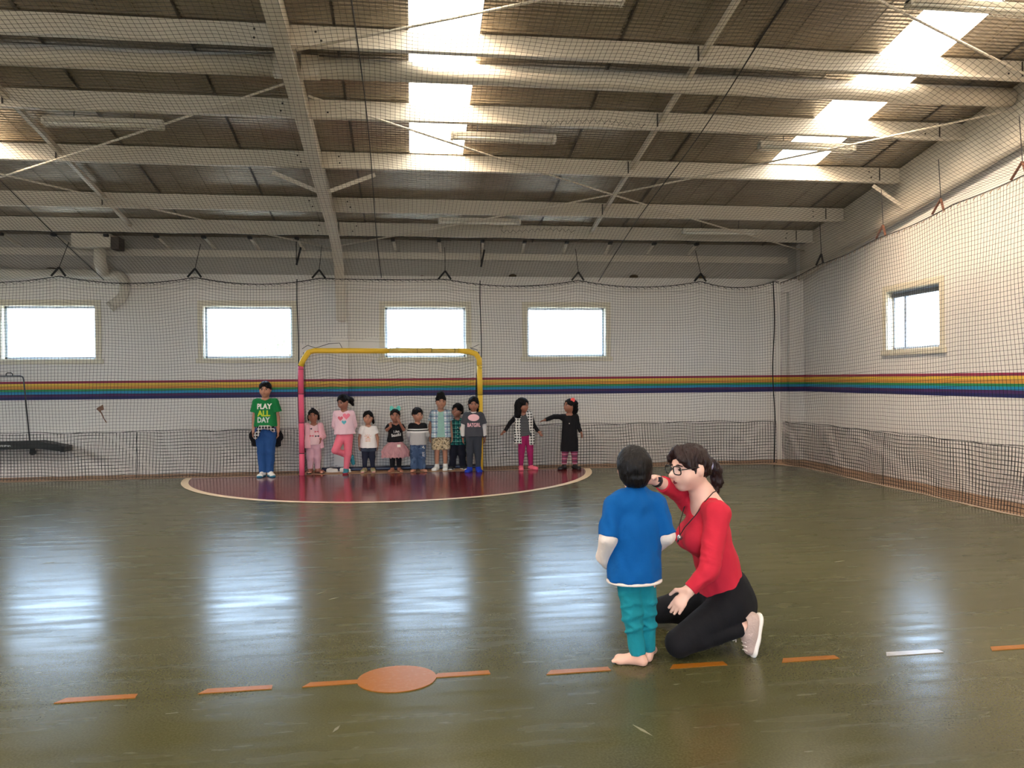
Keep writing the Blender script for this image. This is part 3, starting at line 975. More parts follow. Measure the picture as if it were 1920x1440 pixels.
batten(4.16, 8.74, bz(8.74), 'fluorescent batten across the right-hand rooflight')
batten(.42, 11.28, bz(11.28), 'fluorescent batten above the window behind the goal', guard=False)
batten(4.22, 11.53, bz(11.53), 'fluorescent batten nearest the far right corner', guard=False)
batten(-3.83, 8.72, bz(8.72), 'fluorescent batten left of the portal rafter')
batten(.60, 6.33, bz(6.33), 'fluorescent batten cut by the top edge beside the middle rooflight')
batten(4.30, 6.17, bz(6.17), 'fluorescent batten in the top right corner')

# ---------------------------------------------------------------- air unit with ducts
ac = tag(empty('air_duct', (-4.65, 12.45, 3.5)), 'cream box with round ducts and a down-turned elbow', 'duct')
MB().box((-.30, -.36, -.05), (.25, -.08, .155)).build('unit_box', M_STEEL, ac, bevel=.01)
MB().box((.25, -.34, -.07), (.36, -.10, .11)).build('dark_flap', mat('dark_brown_metal', (70, 58, 48), .5), ac)
MB().tube([(.04, -.20, -.04), (.04, -.20, -.24), (.06, -.12, -.42)], .085, 16).build('down_pipe', M_WHITEP, ac, smooth=True)
MB().tube([(-3.2, .0, -.40), (.15, -.005, -.405), (.25, -.02, -.42), (.32, -.05, -.48), (.345, -.08, -.56), (.345, -.10, -.70), (.31, -.12, -.78), (.24, -.14, -.85), (.17, -.16, -.91)], .074, 16).build('duct_pipe', M_WHITEP, ac, smooth=True)
MB().tube([(.19, -.155, -.895), (.155, -.165, -.925)], .082, 16).build('outlet_ring', M_WHITEP, ac, smooth=True)

# ---------------------------------------------------------------- black trolley board on the left, hung on the wall
tr = tag(empty('trolley_board', (-5.66, 12.40, .5)), 'black wheeled board with a tall steel handle hung on the wall', 'trolley')
M_BLK = mat('black_rubber', (34, 38, 36), .55, var=.12, vscale=10)
prof = [(-.9, .06), (.12, .075), (.46, .0), (.49, -.03), (.47, -.085), (.10, -.04), (-.9, -.05)]
MB().extrude(prof, -.10, .16, place=lambda a, b, x: (a, x, b)).build('deck', M_BLK, tr, bevel=.01)
MB().box((.435, -.11, -.095), (.50, .17, -.005)).build('end_bumper', mat('black_plastic', (14, 14, 14), .4), tr, bevel=.008)
mb = MB()
mb.tube([(-.04, .02, .06), (-.115, .02, 1.00), (-.13, .02, 1.04), (-.165, .02, 1.052), (-.8, .02, 1.052)], .011, 8)
mb.build('handle', mat('grey_steel_tube', (96, 98, 100), .35, metal=.7), tr, smooth=True)
MB().tube([(-.36, .02, 1.06), (-.36, .02, 1.085), (-.34, .02, 1.10), (-.29, .02, 1.10), (-.27, .02, 1.085), (-.27, .02, 1.06)], .007, 6).build('handle_clip', M_BLACKS, tr)
for xx_ in (.01, -.75):
    wh = MB().tube([(xx_, -.02, -.10), (xx_, .02, -.10)], .042, 16).build('wheel', mat('black_plastic', (14, 14, 14), .4), tr)
    MB().box((xx_ - .03, -.03, -.09), (xx_ + .02, .03, -.03)).build('fork', M_BLK, wh)
MB().box((-.5, .16, -.02), (-.4, .234, .02)).build('wall_bracket', M_BLACKS, tr)
MB().box((.1, .16, -.03), (.2, .234, .01)).build('wall_bracket', M_BLACKS, tr)
def text_mesh(body, size, font_bold=0.0, extrude=.002, sx=1.0):
    cu = bpy.data.curves.new('txt', 'FONT')
    cu.body = body
    cu.size = size
    cu.align_x = 'CENTER'
    cu.align_y = 'CENTER'
    cu.extrude = extrude
    cu.offset = font_bold
    cu.resolution_u = 3
    o = bpy.data.objects.new('txt', cu)
    COL.objects.link(o)
    bpy.context.view_layer.update()
    dg = bpy.context.evaluated_depsgraph_get()
    me = bpy.data.meshes.new_from_object(o.evaluated_get(dg))
    bpy.data.objects.remove(o)
    bpy.data.curves.remove(cu)
    for v in me.vertices:
        v.co.x *= sx
    return me
me = text_mesh('LIFESPAN', .036, .0008, .001, 1.15)
lo = link_mesh('brand_lettering', me, tr, mat('white_print', (220, 222, 220), .5))
lo.rotation_euler = (R(90), 0, 0)
lo.location = (-.335, -.1025, .012)
# brown scrap caught in the net
sc = MB()
pts = [(-.055, 0, .085), (.03, .0, .135), (.045, .004, .06), (.0, .002, .045), (.03, 0, -.02), (.05, .0, -.075), (.085, .003, -.13), (.07, .006, -.135), (.03, .004, -.06), (.0, .0, .01), (-.06, .004, .07)]
sc.extrude([(p[0], p[2]) for p in pts], -.004, .004, place=lambda a, b, x: (a, x, b))
o = sc.build('cloth_scrap', mat('brown_rag', (120, 88, 70), .8, var=.25, vscale=30))
o.location = (-4.56, 12.085, .98)
tag(o, 'small brown rag scrap caught in the net left of the children', 'rag')
# balls left on the ledge of the end wall
for x, r, c, lab in ((-5.47, .10, (70, 56, 40), 'slack brown ball on the wall ledge behind the long duct'), (1.70, .065, (84, 70, 44), 'brown ball on the ledge above the gap beside the fourth window'),
                     (3.78, .075, (84, 70, 44), 'brown ball on the ledge right of the fourth window'), (4.98, .07, (110, 88, 50), 'tan ball on the ledge nearest the far corner'), (.20, .03, (120, 40, 34), 'tiny red ball on the ledge above the goal')):
    b = MB().ball((0, 0, 0), (r, r, r * .5), 14, 10).build('ball', mat('ball_%d_%d' % (c[0], int(r * 1000)), c, .7, var=.2), smooth=True)
    b.location = (x, YB + .055, ZB1 + r * .5)
    tag(b, lab, 'ball', 'balls stuck on the wall ledge')
# trees outside the windows
def tree(loc, h, r, label, seed):
    rnd = random.Random(seed)
    o = tag(empty('tree', loc), label, 'tree', 'trees outside')
    mb = MB().tube([(0, 0, 0), (.05, 0, h * .5), (0, .1, h * .8)], [.14, .09, .04], 8)
    for k in range(7):
        a = rnd.uniform(0, 6.28); z = h * rnd.uniform(.4, .7)
        mb.tube([(0.03, 0, z), (r * .6 * math.cos(a), r * .6 * math.sin(a), z + h * .2)], [.04, .015], 5)
    mb.build('trunk', mat('tree_bark', (96, 82, 66), .9, var=.3, vscale=8), o)
    mb = MB()
    for k in range(1100):
        a, b = rnd.uniform(0, 6.28), math.acos(rnd.uniform(-1, 1))
        q = r * rnd.uniform(.35, 1) ** .6
        c = Vector((q * math.sin(b) * math.cos(a), q * math.sin(b) * math.sin(a), h * .75 + q * 1.0 * math.cos(b)))
        n1 = Vector((rnd.gauss(0, 1), rnd.gauss(0, 1), rnd.gauss(0, 1))).normalized()
        n2 = n1.orthogonal().normalized()
        s = rnd.uniform(.05, .10)
        mb.add([c - n1 * s, c + n2 * s * .5, c + n1 * s, c - n2 * s * .5], [(0, 1, 2, 3)])
    tag(mb.build('foliage', mat('light_green_leaf', (176, 200, 150), .6, var=.35, vscale=3), o), kind='stuff')
tree((-2.72, 18.0, -.12), 2.75, .75, 'leafy tree outside the window left of the goal', 3)
tree((-7.1, 18.5, -.12), 2.1, .55, 'small leafy tree outside the far left window', 5)

# ---------------------------------------------------------------- implicit-surface modelling kit (figures)
class Shape:
    """union of soft solids, meshed as one continuous surface"""
    def __init__(self):
        self.ops = []
    def cone(self, a, b, ra, rb, k=.02, flat=None, cut=None, mode='+'):
        """tapered limb a->b; flat=(normal, factor) squashes it; cut='b','a','ab' gives flat ends"""
        self.ops.append(('c', np.array(a, float), np.array(b, float), ra, rb, k, flat, cut, mode))
        return self
    def ell(self, c, r, k=.02, rot=None, mode='+'):
        self.ops.append(('e', np.array(c, float), np.array(r, float), k, np.array(rot) if rot is not None else None, mode))
        return self
    def plane(self, p, n):
        """cut away everything on the +n side"""
        self.ops.append(('p', np.array(p, float), np.array(n, float) / np.linalg.norm(n)))
        return self
    def bounds(self):
        lo, hi = [], []
        for o in self.ops:
            if o[0] == 'c' and o[8] == '+':
                r = max(o[3], o[4])
                lo.append(np.minimum(o[1], o[2]) - r); hi.append(np.maximum(o[1], o[2]) + r)
            elif o[0] == 'e' and o[5] == '+':
                r = o[2].max() if o[4] is not None else o[2]
                lo.append(o[1] - r); hi.append(o[1] + r)
        return np.min(lo, 0), np.max(hi, 0)
    def build(self, name, material, parent, h=.007, smooth_it=1, label=None, wrinkle=0.0, seed=1, wfreq=38):
        lo, hi = self.bounds()
        lo = lo - 3 * h; hi = hi + 3 * h
        n = np.ceil((hi - lo) / h).astype(int) + 1
        D = np.full(n, .3, np.float32)
        ax = [(lo[i] + h * np.arange(n[i])).astype(np.float32) for i in range(3)]
        for o in self.ops:
            if o[0] == 'p':
                g = (ax[0][:, None, None] - o[1][0]) * o[2][0] + (ax[1][None, :, None] - o[1][1]) * o[2][1] + (ax[2][None, None, :] - o[1][2]) * o[2][2]
                D = np.maximum(D, g.astype(np.float32))
                continue
            if o[0] == 'c':
                _, a, b, ra, rb, k, flat, cut, mode = o
                r = max(ra, rb)
                blo, bhi = np.minimum(a, b) - r, np.maximum(a, b) + r
            else:
                _, c, rr, k, rot, mode = o
                r = rr.max() if rot is not None else rr
                blo, bhi = c - r, c + r
            pad = k + 2.5 * h
            i0 = np.clip(np.floor((blo - pad - lo) / h).astype(int), 0, n - 1)
            i1 = np.clip(np.ceil((bhi + pad - lo) / h).astype(int) + 1, 1, n)
            if np.any(i1 <= i0):
                continue
            sl = tuple(slice(i0[i], i1[i]) for i in range(3))
            X, Y, Z = ax[0][sl[0]][:, None, None], ax[1][sl[1]][None, :, None], ax[2][sl[2]][None, None, :]
            if o[0] == 'c':
                px, py, pz_ = X - a[0], Y - a[1], Z - a[2]
                ab = b - a
                if flat is not None:
                    nv, f = np.array(flat[0], float), flat[1]
                    nv = nv / np.linalg.norm(nv)
                    q = (px * nv[0] + py * nv[1] + pz_ * nv[2]) * (1 / f - 1)
                    px, py, pz_ = px + q * nv[0], py + q * nv[1], pz_ + q * nv[2]
                    ab = ab + nv * (ab @ nv) * (1 / f - 1)
                L2 = max(ab @ ab, 1e-9)
                t0 = (px * ab[0] + py * ab[1] + pz_ * ab[2]) / L2
                t = np.clip(t0, 0, 1)
                dx, dy, dz = px - t * ab[0], py - t * ab[1], pz_ - t * ab[2]
                d = np.sqrt(dx * dx + dy * dy + dz * dz) - (ra + (rb - ra) * t)
                if flat is not None:
                    d = d * ((1 + flat[1]) / 2)
                L = math.sqrt(L2)
                if cut and 'b' in cut:
                    d = np.maximum(d, (t0 - 1) * L)
                if cut and 'a' in cut:
                    d = np.maximum(d, -t0 * L)
            else:
                px, py, pz_ = X - c[0], Y - c[1], Z - c[2]
                if rot is not None:
                    R_ = rot
                    px, py, pz_ = (px * R_[0, 0] + py * R_[1, 0] + pz_ * R_[2, 0], px * R_[0, 1] + py * R_[1, 1] + pz_ * R_[2, 1], px * R_[0, 2] + py * R_[1, 2] + pz_ * R_[2, 2])
                k0 = np.sqrt((px / rr[0]) ** 2 + (py / rr[1]) ** 2 + (pz_ / rr[2]) ** 2)
                k1 = np.sqrt((px / rr[0] ** 2) ** 2 + (py / rr[1] ** 2) ** 2 + (pz_ / rr[2] ** 2) ** 2)
                d = k0 * (k0 - 1) / np.maximum(k1, 1e-6)
            d = d.astype(np.float32)
            S = D[sl]
            if mode == '+':
                w_ = np.maximum(k - np.abs(S - d), 0) / max(k, 1e-6)
                D[sl] = np.minimum(S, d) - w_ * w_ * k * .25
            else:
                d = -d
                w_ = np.maximum(k - np.abs(S - d), 0) / max(k, 1e-6)
                D[sl] = np.maximum(S, d) + w_ * w_ * k * .25
        if wrinkle:
            rs = np.random.RandomState(seed)
            X, Y, Z = ax[0][:, None, None], ax[1][None, :, None], ax[2][None, None, :]
            for _ in range(4):
                v = rs.normal(size=3) * np.array([1, 1, .6]) * wfreq
                D = D + (wrinkle * .4 * np.sin(X * v[0] + Y * v[1] + Z * v[2] + rs.uniform(0, 6) + 1.6 * np.sin(X * v[1] * .5 + Z * v[0] * .4))).astype(np.float32)
        V, Q = surface_nets(D, lo, h, smooth_it)
        me = bpy.data.meshes.new(name)
        me.vertices.add(len(V)); me.vertices.foreach_set('co', V.astype(np.float32).ravel())
        me.loops.add(Q.size); me.loops.foreach_set('vertex_index', Q.astype(np.int32).ravel())
        me.polygons.add(len(Q)); me.polygons.foreach_set('loop_start', np.arange(0, Q.size, 4, dtype=np.int32))
        me.update(calc_edges=True)
        me.polygons.foreach_set('use_smooth', [True] * len(Q))
        me.materials.append(material)
        o = link_mesh(name, me, parent)
        if label: o['label'] = label
        return o

def surface_nets(D, lo, h, it):
    s = D < 0
    nx, ny, nz = [v - 1 for v in D.shape]
    cnt = np.zeros((nx, ny, nz), np.int8)
    for a in (0, 1):
        for b in (0, 1):
            for c in (0, 1):
                cnt += s[a:a + nx, b:b + ny, c:c + nz]
    act = (cnt > 0) & (cnt < 8)
    I, J, K = np.nonzero(act)
    idm = np.full((nx, ny, nz), -1, np.int32)
    idm[I, J, K] = np.arange(len(I))
    P = np.zeros((len(I), 3)); W = np.zeros(len(I))
    C = [(a, b, c) for a in (0, 1) for b in (0, 1) for c in (0, 1)]
    for p in C:
        for axis in range(3):
            if p[axis] == 0:
                q = list(p); q[axis] = 1
                v0 = D[I + p[0], J + p[1], K + p[2]]; v1 = D[I + q[0], J + q[1], K + q[2]]
                m = (v0 < 0) != (v1 < 0)
                t = np.where(m, v0 / np.where(m, v0 - v1, 1), 0)
                pt = np.array(p, float)[None, :].repeat(len(I), 0)
                pt[:, axis] += t
                P += pt * m[:, None]; W += m
    P /= W[:, None]
    V = lo + h * (np.stack([I, J, K], 1) + P)
    Q = []
    for axis in range(3):
        o1, o2 = [(1, 2), (2, 0), (0, 1)][axis]
        sh = [slice(None)] * 3
        a0 = [slice(0, None)] * 3; a1 = [slice(0, None)] * 3
        a0[axis] = slice(0, -1); a1[axis] = slice(1, None)
        e = s[tuple(a0)] != s[tuple(a1)]
        E = np.stack(np.nonzero(e), 1)
        m = (E[:, o1] > 0) & (E[:, o2] > 0) & (E[:, o1] < [nx, ny, nz][o1]) & (E[:, o2] < [nx, ny, nz][o2])
        E = E[m]
        def cell(d1, d2):
            c = E.copy(); c[:, o1] -= d1; c[:, o2] -= d2
            return idm[c[:, 0], c[:, 1], c[:, 2]]
        q = np.stack([cell(1, 1), cell(0, 1), cell(0, 0), cell(1, 0)], 1)
        neg = s[E[:, 0], E[:, 1], E[:, 2]]
        q = np.where(neg[:, None], q, q[:, ::-1])
        Q.append(q)
    Q = np.concatenate(Q)
    Q = Q[(Q >= 0).all(1)]
    for _ in range(it):
        acc = np.zeros_like(V); n_ = np.zeros(len(V))
        for a, b in ((0, 1), (1, 2), (2, 3), (3, 0)):
            np.add.at(acc, Q[:, a], V[Q[:, b]]); np.add.at(n_, Q[:, a], 1)
        V = V * .5 + .5 * acc / np.maximum(n_, 1)[:, None]
    return V, Q

def rotm(yaw_=0, pitch=0, tilt=0):
    """head turn: yaw>0 turns the face to image right, pitch>0 looks down, tilt>0 leans to image right (figure faces -Y)"""
    cy, sy = math.cos(yaw_), math.sin(yaw_)
    Rz = np.array([[cy, -sy, 0], [sy, cy, 0], [0, 0, 1]])
    cp, sp = math.cos(pitch), math.sin(pitch)
    Rx = np.array([[1, 0, 0], [0, cp, -sp], [0, sp, cp]])
    ct, st = math.cos(tilt), math.sin(tilt)
    Ry = np.array([[ct, 0, st], [0, 1, 0], [-st, 0, ct]])
    return Ry @ Rz @ Rx

def hand(S, w, d, n_, side, size, curl=.5, spread=.5, finger_curl=None, thumb=.8):
    w = np.array(w, float); d = np.array(d, float) / np.linalg.norm(d)
    n_ = np.array(n_, float); n_ = n_ - d * (n_ @ d); n_ /= np.linalg.norm(n_)
    s = np.cross(d, n_) * side
    r = .056 * size
    S.cone(w - d * .1 * size, w + d * .46 * size, .125 * size, .20 * size, .012 * size / .1, flat=(n_, .52))
    for i, (ln, ofs) in enumerate(zip((.42, .47, .44, .35), (-1.5, -.5, .5, 1.5))):
        c = finger_curl[i] if finger_curl else curl
        b = w + d * (.44 - .02 * abs(ofs)) * size + s * ofs * .098 * size
        d1 = d + s * ofs * .10 * spread + n_ * math.sin(c * .5)
        d1 /= np.linalg.norm(d1)
        d2 = d * math.cos(c) + n_ * math.sin(c) + s * ofs * .08 * spread
        d2 /= np.linalg.norm(d2)
        m_ = b + d1 * ln * .52 * size
        S.cone(b, m_, r * 1.05, r * .95, .006)
        S.cone(m_, m_ + d2 * ln * .46 * size, r * .95, r * .78, .004)
    b = w + d * .10 * size - s * .13 * size
    d1 = d * .62 - s * thumb + n_ * .25; d1 /= np.linalg.norm(d1)
    m_ = b + d1 * .26 * size
    S.cone(b, m_, r * 1.5, r * 1.15, .012)
    d2 = d * .9 - s * .35 * thumb + n_ * .3; d2 /= np.linalg.norm(d2)
    S.cone(m_, m_ + d2 * .24 * size, r * 1.1, r * .85, .005)

def head_local(c, Rm, hh):
    def T(x, y, z):
        return np.array(c) + Rm @ (np.array([x, y, z]) * hh)
    return T

def add_head(S, c, Rm, hh, female=False, nose=1.0, cheek=1.0):
    T = head_local(c, Rm, hh)
    S.ell(T(0, .06, .12), np.array((.352, .425, .385)) * hh, .04, Rm)
    S.ell(T(0, -.07, -.17), np.array((.285, .33, .315)) * hh, .06 * hh / .2, Rm)
    S.ell(T(0, -.25, -.395), np.array((.12, .10, .085)) * hh, .03 * hh / .2, Rm)
    for sx in (-1, 1):
        S.ell(T(.17 * sx, -.235, -.15), np.array((.13, .115, .13)) * hh * cheek, .03 * hh / .2, Rm)
        S.ell(T(.36 * sx, .05, -.03), np.array((.045, .085, .13)) * hh, .008, Rm)
        S.ell(T(.155 * sx, -.445, .025), np.array((.085, .07, .05)) * hh, .02 * hh / .2, Rm, mode='-')
    S.cone(T(0, -.385, .03), T(0, -.44 - .05 * nose, -.095), .03 * hh, .05 * hh * nose, .02 * hh / .2)
    S.ell(T(.055, -.42, -.11), np.array((.04, .04, .03)) * hh, .008, Rm)
    S.ell(T(-.055, -.42, -.11), np.array((.04, .04, .03)) * hh, .008, Rm)
    S.ell(T(0, -.385, -.225), np.array((.11, .05, .045)) * hh, .02 * hh / .2, Rm)
    return T

def small(name, m, parent, T, pts, r, n_=8, Rm=None):
    MB().tube([T(*p) for p in pts], r, n_).build(name, m, parent, smooth=True)

M_EYEW = mat('eye_white', (196, 190, 184), .3, var=.01)
M_EYED = mat('dark_iris', (34, 24, 20), .2, var=.05)
def add_face(parent, T, Rm, hh, lips=(150, 84, 78), hairc=None, smile=0.0, eye=1.0, gaze=0.0):
    """eyes, brows and lips as small parts"""
    bpy_m = mat('lips_%d_%d' % (lips[0], lips[1]), lips, .45, var=.05)
    for sx in (-1, 1):
        e = MB()
        e.ball((0, 0, 0), (.062 * hh * eye, .052 * hh * eye, .036 * hh * eye), 10, 8)
        o = e.build('eye', M_EYEW, parent, smooth=True)
        M4 = Matrix([list(Rm[i]) + [T(.155 * sx, -.355, .03)[i]] for i in range(3)] + [[0, 0, 0, 1]])
        o.matrix_local = M4
        p = MB().ball((gaze * .02 * hh, -.034 * hh * eye, 0), (.040 * hh * eye, .026 * hh, .038 * hh * eye), 8, 6).build('iris', M_EYED, o, smooth=True)
        bm_ = MB().tube([T(.065 * sx, -.405, .125), T(.15 * sx, -.412, .142), T(.25 * sx, -.36, .112)], [.012 * hh, .02 * hh, .01 * hh], 6)
        bm_.build('eyebrow', hairc or M_EYED, parent, smooth=True)
    MB().tube([T(-.105, -.385, -.225 + .035 * smile), T(-.05, -.425, -.222 - .01 * smile), T(0, -.437, -.228 - .02 * smile), T(.05, -.425, -.222 - .01 * smile), T(.105, -.385, -.225 + .035 * smile)],
              [.008 * hh, .024 * hh, .028 * hh, .024 * hh, .008 * hh], 7).build('lips', bpy_m, parent, smooth=True)

def hair_cap(T, Rm, hh, vol=1.0, fringe=.26, nape=-.25, side=0.31, back=.0):
    """hair mass that leaves the face and ears side open"""
    S = Shape()
    S.ell(T(0, .07 + back, .15), np.array((.40, .475, .42)) * hh * vol, .02, Rm)
    S.ell(T(0, .20, -.05), np.array((.33, .30, .36)) * hh * vol, .03, Rm)
    S.ell(T(0, -.62, fringe - .60), np.array((side, .50, .60)) * hh, .012, Rm, mode='-')
    dn = Rm @ np.array([0, -.35, -1.0])
    S.plane(T(0, .35, nape), dn)
    return S

M_HAIR = mat('black_hair', (18, 14, 13), .55, var=.35, vscale=30, bump=.25, bscale=90, stretch=(1, 1, .25), spec=.14)
M_HAIRB = mat('dark_brown_hair', (44, 28, 24), .38, var=.35, vscale=30, bump=.25, bscale=90, stretch=(1, 1, .25), spec=.4)
M_SKIN1 = mat('tan_skin', (182, 130, 104), .5, var=.05, vscale=10)
M_SKIN2 = mat('brown_skin', (156, 104, 82), .5, var=.05, vscale=10)
M_SKIN3 = mat('fair_skin', (226, 178, 156), .5, var=.05, vscale=10)
def cloth(name, rgb, var=.08, bump=.25, bscale=22, **kw):
    return mat(name, rgb, kw.pop('rough', .85), var=var, vscale=9, bump=bump, bscale=bscale, spec=.2, sheen=.02, **kw)

class Kid:
    """standing child, local frame: feet at origin, facing -Y, +x = image right"""
    def __init__(self, name, label, loc, h, hh=.2, rz=0.0, build=1.0, leg=.47, lean=0.0, hyaw=0, hpitch=0, htilt=0, head_dx=0.0, stance=.055, skin=M_SKIN2, feet_dir=((-.25, -1), (.25, -1)), vox=.0068, bare=False):
        self.bare = bare
        self.root = tag(empty(name, loc, rz), label, 'person', 'people in the hall')
        self.h, self.hh, self.vox, self.skin = h, hh, vox, skin
        s = self.s = (h / 1.05) ** .85 * build
        self.zc = h - hh * .52                     # head centre
        self.hc = np.array([lean + head_dx, -.015, self.zc])
        self.Rm = rotm(hyaw, hpitch, htilt)
        self.T = head_local(self.hc, self.Rm, hh)
        self.neck = np.array([lean * .8, .012, h - hh * 1.16])
        self.zs = h - hh * 1.40
        self.shw = .104 * s
        self.sh = {-1: np.array([lean * .7 - self.shw, .01, self.zs]), 1: np.array([lean * .7 + self.shw, .01, self.zs])}
        self.chest = np.array([lean * .6, 0, self.zs - .06 * s])
        self.pelvis = np.array([0, 0, leg * h + .035 * s])
        self.hip = {i: np.array([i * .052 * s, 0, leg * h]) for i in (-1, 1)}
        self.ankle = {i: np.array([i * stance * s * 1.0, .015, .045 * h]) for i in (-1, 1)}
        self.knee = {i: (self.hip[i] * .5 + self.ankle[i] * .5) + np.array([0, -.012, .01]) for i in (-1, 1)}
        self.fd = {-1: np.array([*feet_dir[0], 0.]), 1: np.array([*feet_dir[1], 0.])}
        for i in (-1, 1):
            self.fd[i] /= np.linalg.norm(self.fd[i])
        ua, fa = .165 * h, .145 * h
        self.elbow, self.wrist = {}, {}
        for i in (-1, 1):
            self.elbow[i] = self.sh[i] + np.array([i * .035, .02, -ua])
            self.wrist[i] = self.elbow[i] + np.array([i * .005, -.03, -fa])
        self.handdir = {i: np.array([0, -.1, -1.]) for i in (-1, 1)}
        self.palm = {i: np.array([-i * 1.0, -.3, 0]) for i in (-1, 1)}
        self.hcurl = {-1: .6, 1: .6}
        self.show_hand = {-1: True, 1: True}
        self.hand_size = .105 * (h / 1.05) ** .8
        self.flen = .155 * (h / 1.05)
    def body(self, nose=.9, smile=0.0, lips=(140, 80, 74), hairm=None, gaze=0.0, extra=None, cheek=1.0):
        S, s = Shape(), self.s
        add_head(S, self.hc, self.Rm, self.hh, nose=nose, cheek=cheek)
        S.cone(self.neck + (0, 0, -.03), self.T(0, .08, -.25), .040 * s, .040 * s, .03)
        S.cone(self.pelvis, self.chest, .088 * s, .098 * s, .04, flat=((0, 1, 0), .70))
        S.cone(self.sh[-1], self.sh[1], .034 * s, .034 * s, .04)
        for i in (-1, 1):
            S.cone(self.sh[i], self.elbow[i], .032 * s, .026 * s, .02)
            S.cone(self.elbow[i], self.wrist[i], .026 * s, .019 * s, .01)
            if self.show_hand[i]:
                hand(S, self.wrist[i], self.handdir[i], self.palm[i], i if not hasattr(self, 'hs') else self.hs[i], self.hand_size, self.hcurl[i])
            S.cone(self.hip[i], self.knee[i], .060 * s, .038 * s, .03)
            cf = self.knee[i] + (self.ankle[i] - self.knee[i]) * .5
            S.cone(self.knee[i], cf, .037 * s, .033 * s, .006)
            S.cone(cf, self.ankle[i], .033 * s, .022 * s, .006)
            self.foot(S, i, 0.0)
        if extra: extra(S)
        self.body_o = S.build('body', self.skin, self.root, self.vox)
        add_face(self.root, self.T, self.Rm, self.hh, lips=lips, hairc=hairm or M_HAIR, smile=smile, gaze=gaze)
    def foot(self, S, i, t, k=.02):
        a, f, L = self.ankle[i], self.fd[i], self.flen
        if abs(f[2]) > .3:
            S.cone(a, a + f * L * .62, .027 * self.s + t, .020 * self.s + t, k, flat=((0, 1, .2), .7))
            return
        z0 = self.ankle[i][2] - .045 * self.h
        heel = np.array([a[0], a[1], 0]) - f * .020 * self.s + (0, 0, z0 + .024)
        ball = np.array([a[0], a[1], 0]) + f * (L * .60) + (0, 0, z0 + .020)
        S.cone(a, heel, .024 * self.s + t, .024 + t, k)
        S.cone(heel, ball, .022 * self.s + t, .021 * self.s + t, k)
        side = np.cross(f, (0, 0, 1))
        S.cone(ball - side * .012, ball + side * .012 + f * .012, .021 * self.s + t, .019 * self.s + t, k)
        S.cone(a, ball, .024 * self.s + t, .016 + t, k)
        if t == 0 and self.bare:                                        # five toes
            for j in range(5):
                o_ = (j - 2) * .0105 * self.s
                b_ = ball + side * o_ + f * .008
                S.cone(b_, b_ + f * (.030 - .004 * abs(j - 1.2)) * self.s - (0, 0, .007), .0085 * self.s, .0068 * self.s, .003)
        S.plane((0, 0, min(.0, 0) + .001), (0, 0, -1))
        return heel, ball
    def trousers(self, m, to=1.0, t=.012, name='trousers', flare=0.0, wrinkle=.002, top=None, label=None):
        """to: fraction of the leg covered (1 = ankle)"""
        S, s = Shape(), self.s
        p = self.pelvis
        S.cone(p + (0, 0, .05 * s if top is None else top), p + (0, 0, -.03 * s), .089 * s + t * .6, .092 * s + t * .5, .03, flat=((0, 1, 0), .72), cut='a')
        for i in (-1, 1):
            K, A = self.knee[i], self.ankle[i]
            if to <= .5:
                e = self.hip[i] + (K - self.hip[i]) * to * 2
                S.cone(self.hip[i], e, .062 * s + t, .050 * s + t + flare, .025, cut='b')
            else:
                e = K + (A - K) * (to * 2 - 1)
                S.cone(self.hip[i], K, .062 * s + t, .043 * s + t, .02)
                S.cone(K, e, .043 * s + t, .030 * s + t + flare, .02, cut='b')
        return S.build(name, m, self.root, self.vox, wrinkle=wrinkle, label=label)
    def top(self, m, hem, sleeve=1.0, t=.013, name='shirt', flare=0.0, wrinkle=.002, neck=1.0, label=None, only=None, sl_flare=0.0, extra=None, deep=0.0):
        """hem: z of the lower edge; sleeve: 0..1 along the arm"""
        S, s = Shape(), self.s
        c = self.chest
        b = np.array([self.pelvis[0] * .5 + c[0] * .5 * max(0, (hem - self.pelvis[2])) / (c[2] - self.pelvis[2]), 0, hem])
        rb_ = .092 * s + t + flare
        if hem < self.pelvis[2] + .04:
            rb_ = max(rb_, .119 * s + .020 + flare)
        S.cone(c + (0, 0, -.01), b, .098 * s + t, rb_, .03, flat=((0, 1, 0), .72), cut='b')
        S.cone(self.sh[-1] + (.012, 0, 0), self.sh[1] - (.012, 0, 0), .036 * s + t * .7, .036 * s + t * .7, .035)
        S.cone(self.chest, self.neck + (0, 0, -.035), .07 * s, .050 * s, .03)
        for i in (-1, 1):
            if sleeve <= .55:
                e = self.sh[i] + (self.elbow[i] - self.sh[i]) * sleeve * 2
                S.cone(self.sh[i], e, .037 * s + t * .6, .034 * s + t + sl_flare, .022, cut='b')
            else:
                E_, W_ = self.elbow[i], self.elbow[i] + (self.wrist[i] - self.elbow[i]) * (sleeve * 2 - 1)
                S.cone(self.sh[i], E_, .037 * s + t * .6, .029 * s + t * .8, .02)
                S.cone(E_, W_, .029 * s + t * .8, .023 * s + t * .6, .012, cut='b')
        S.cone(self.neck + (0, -.012 - deep * .3, -.022 - deep), self.T(0, .02, -.45), .041 * s * neck, .055 * s * neck, .008, mode='-')
        if extra: extra(S)
        o = S.build(name, m, self.root, self.vox, wrinkle=wrinkle, label=label)
        self.last = o
        return o
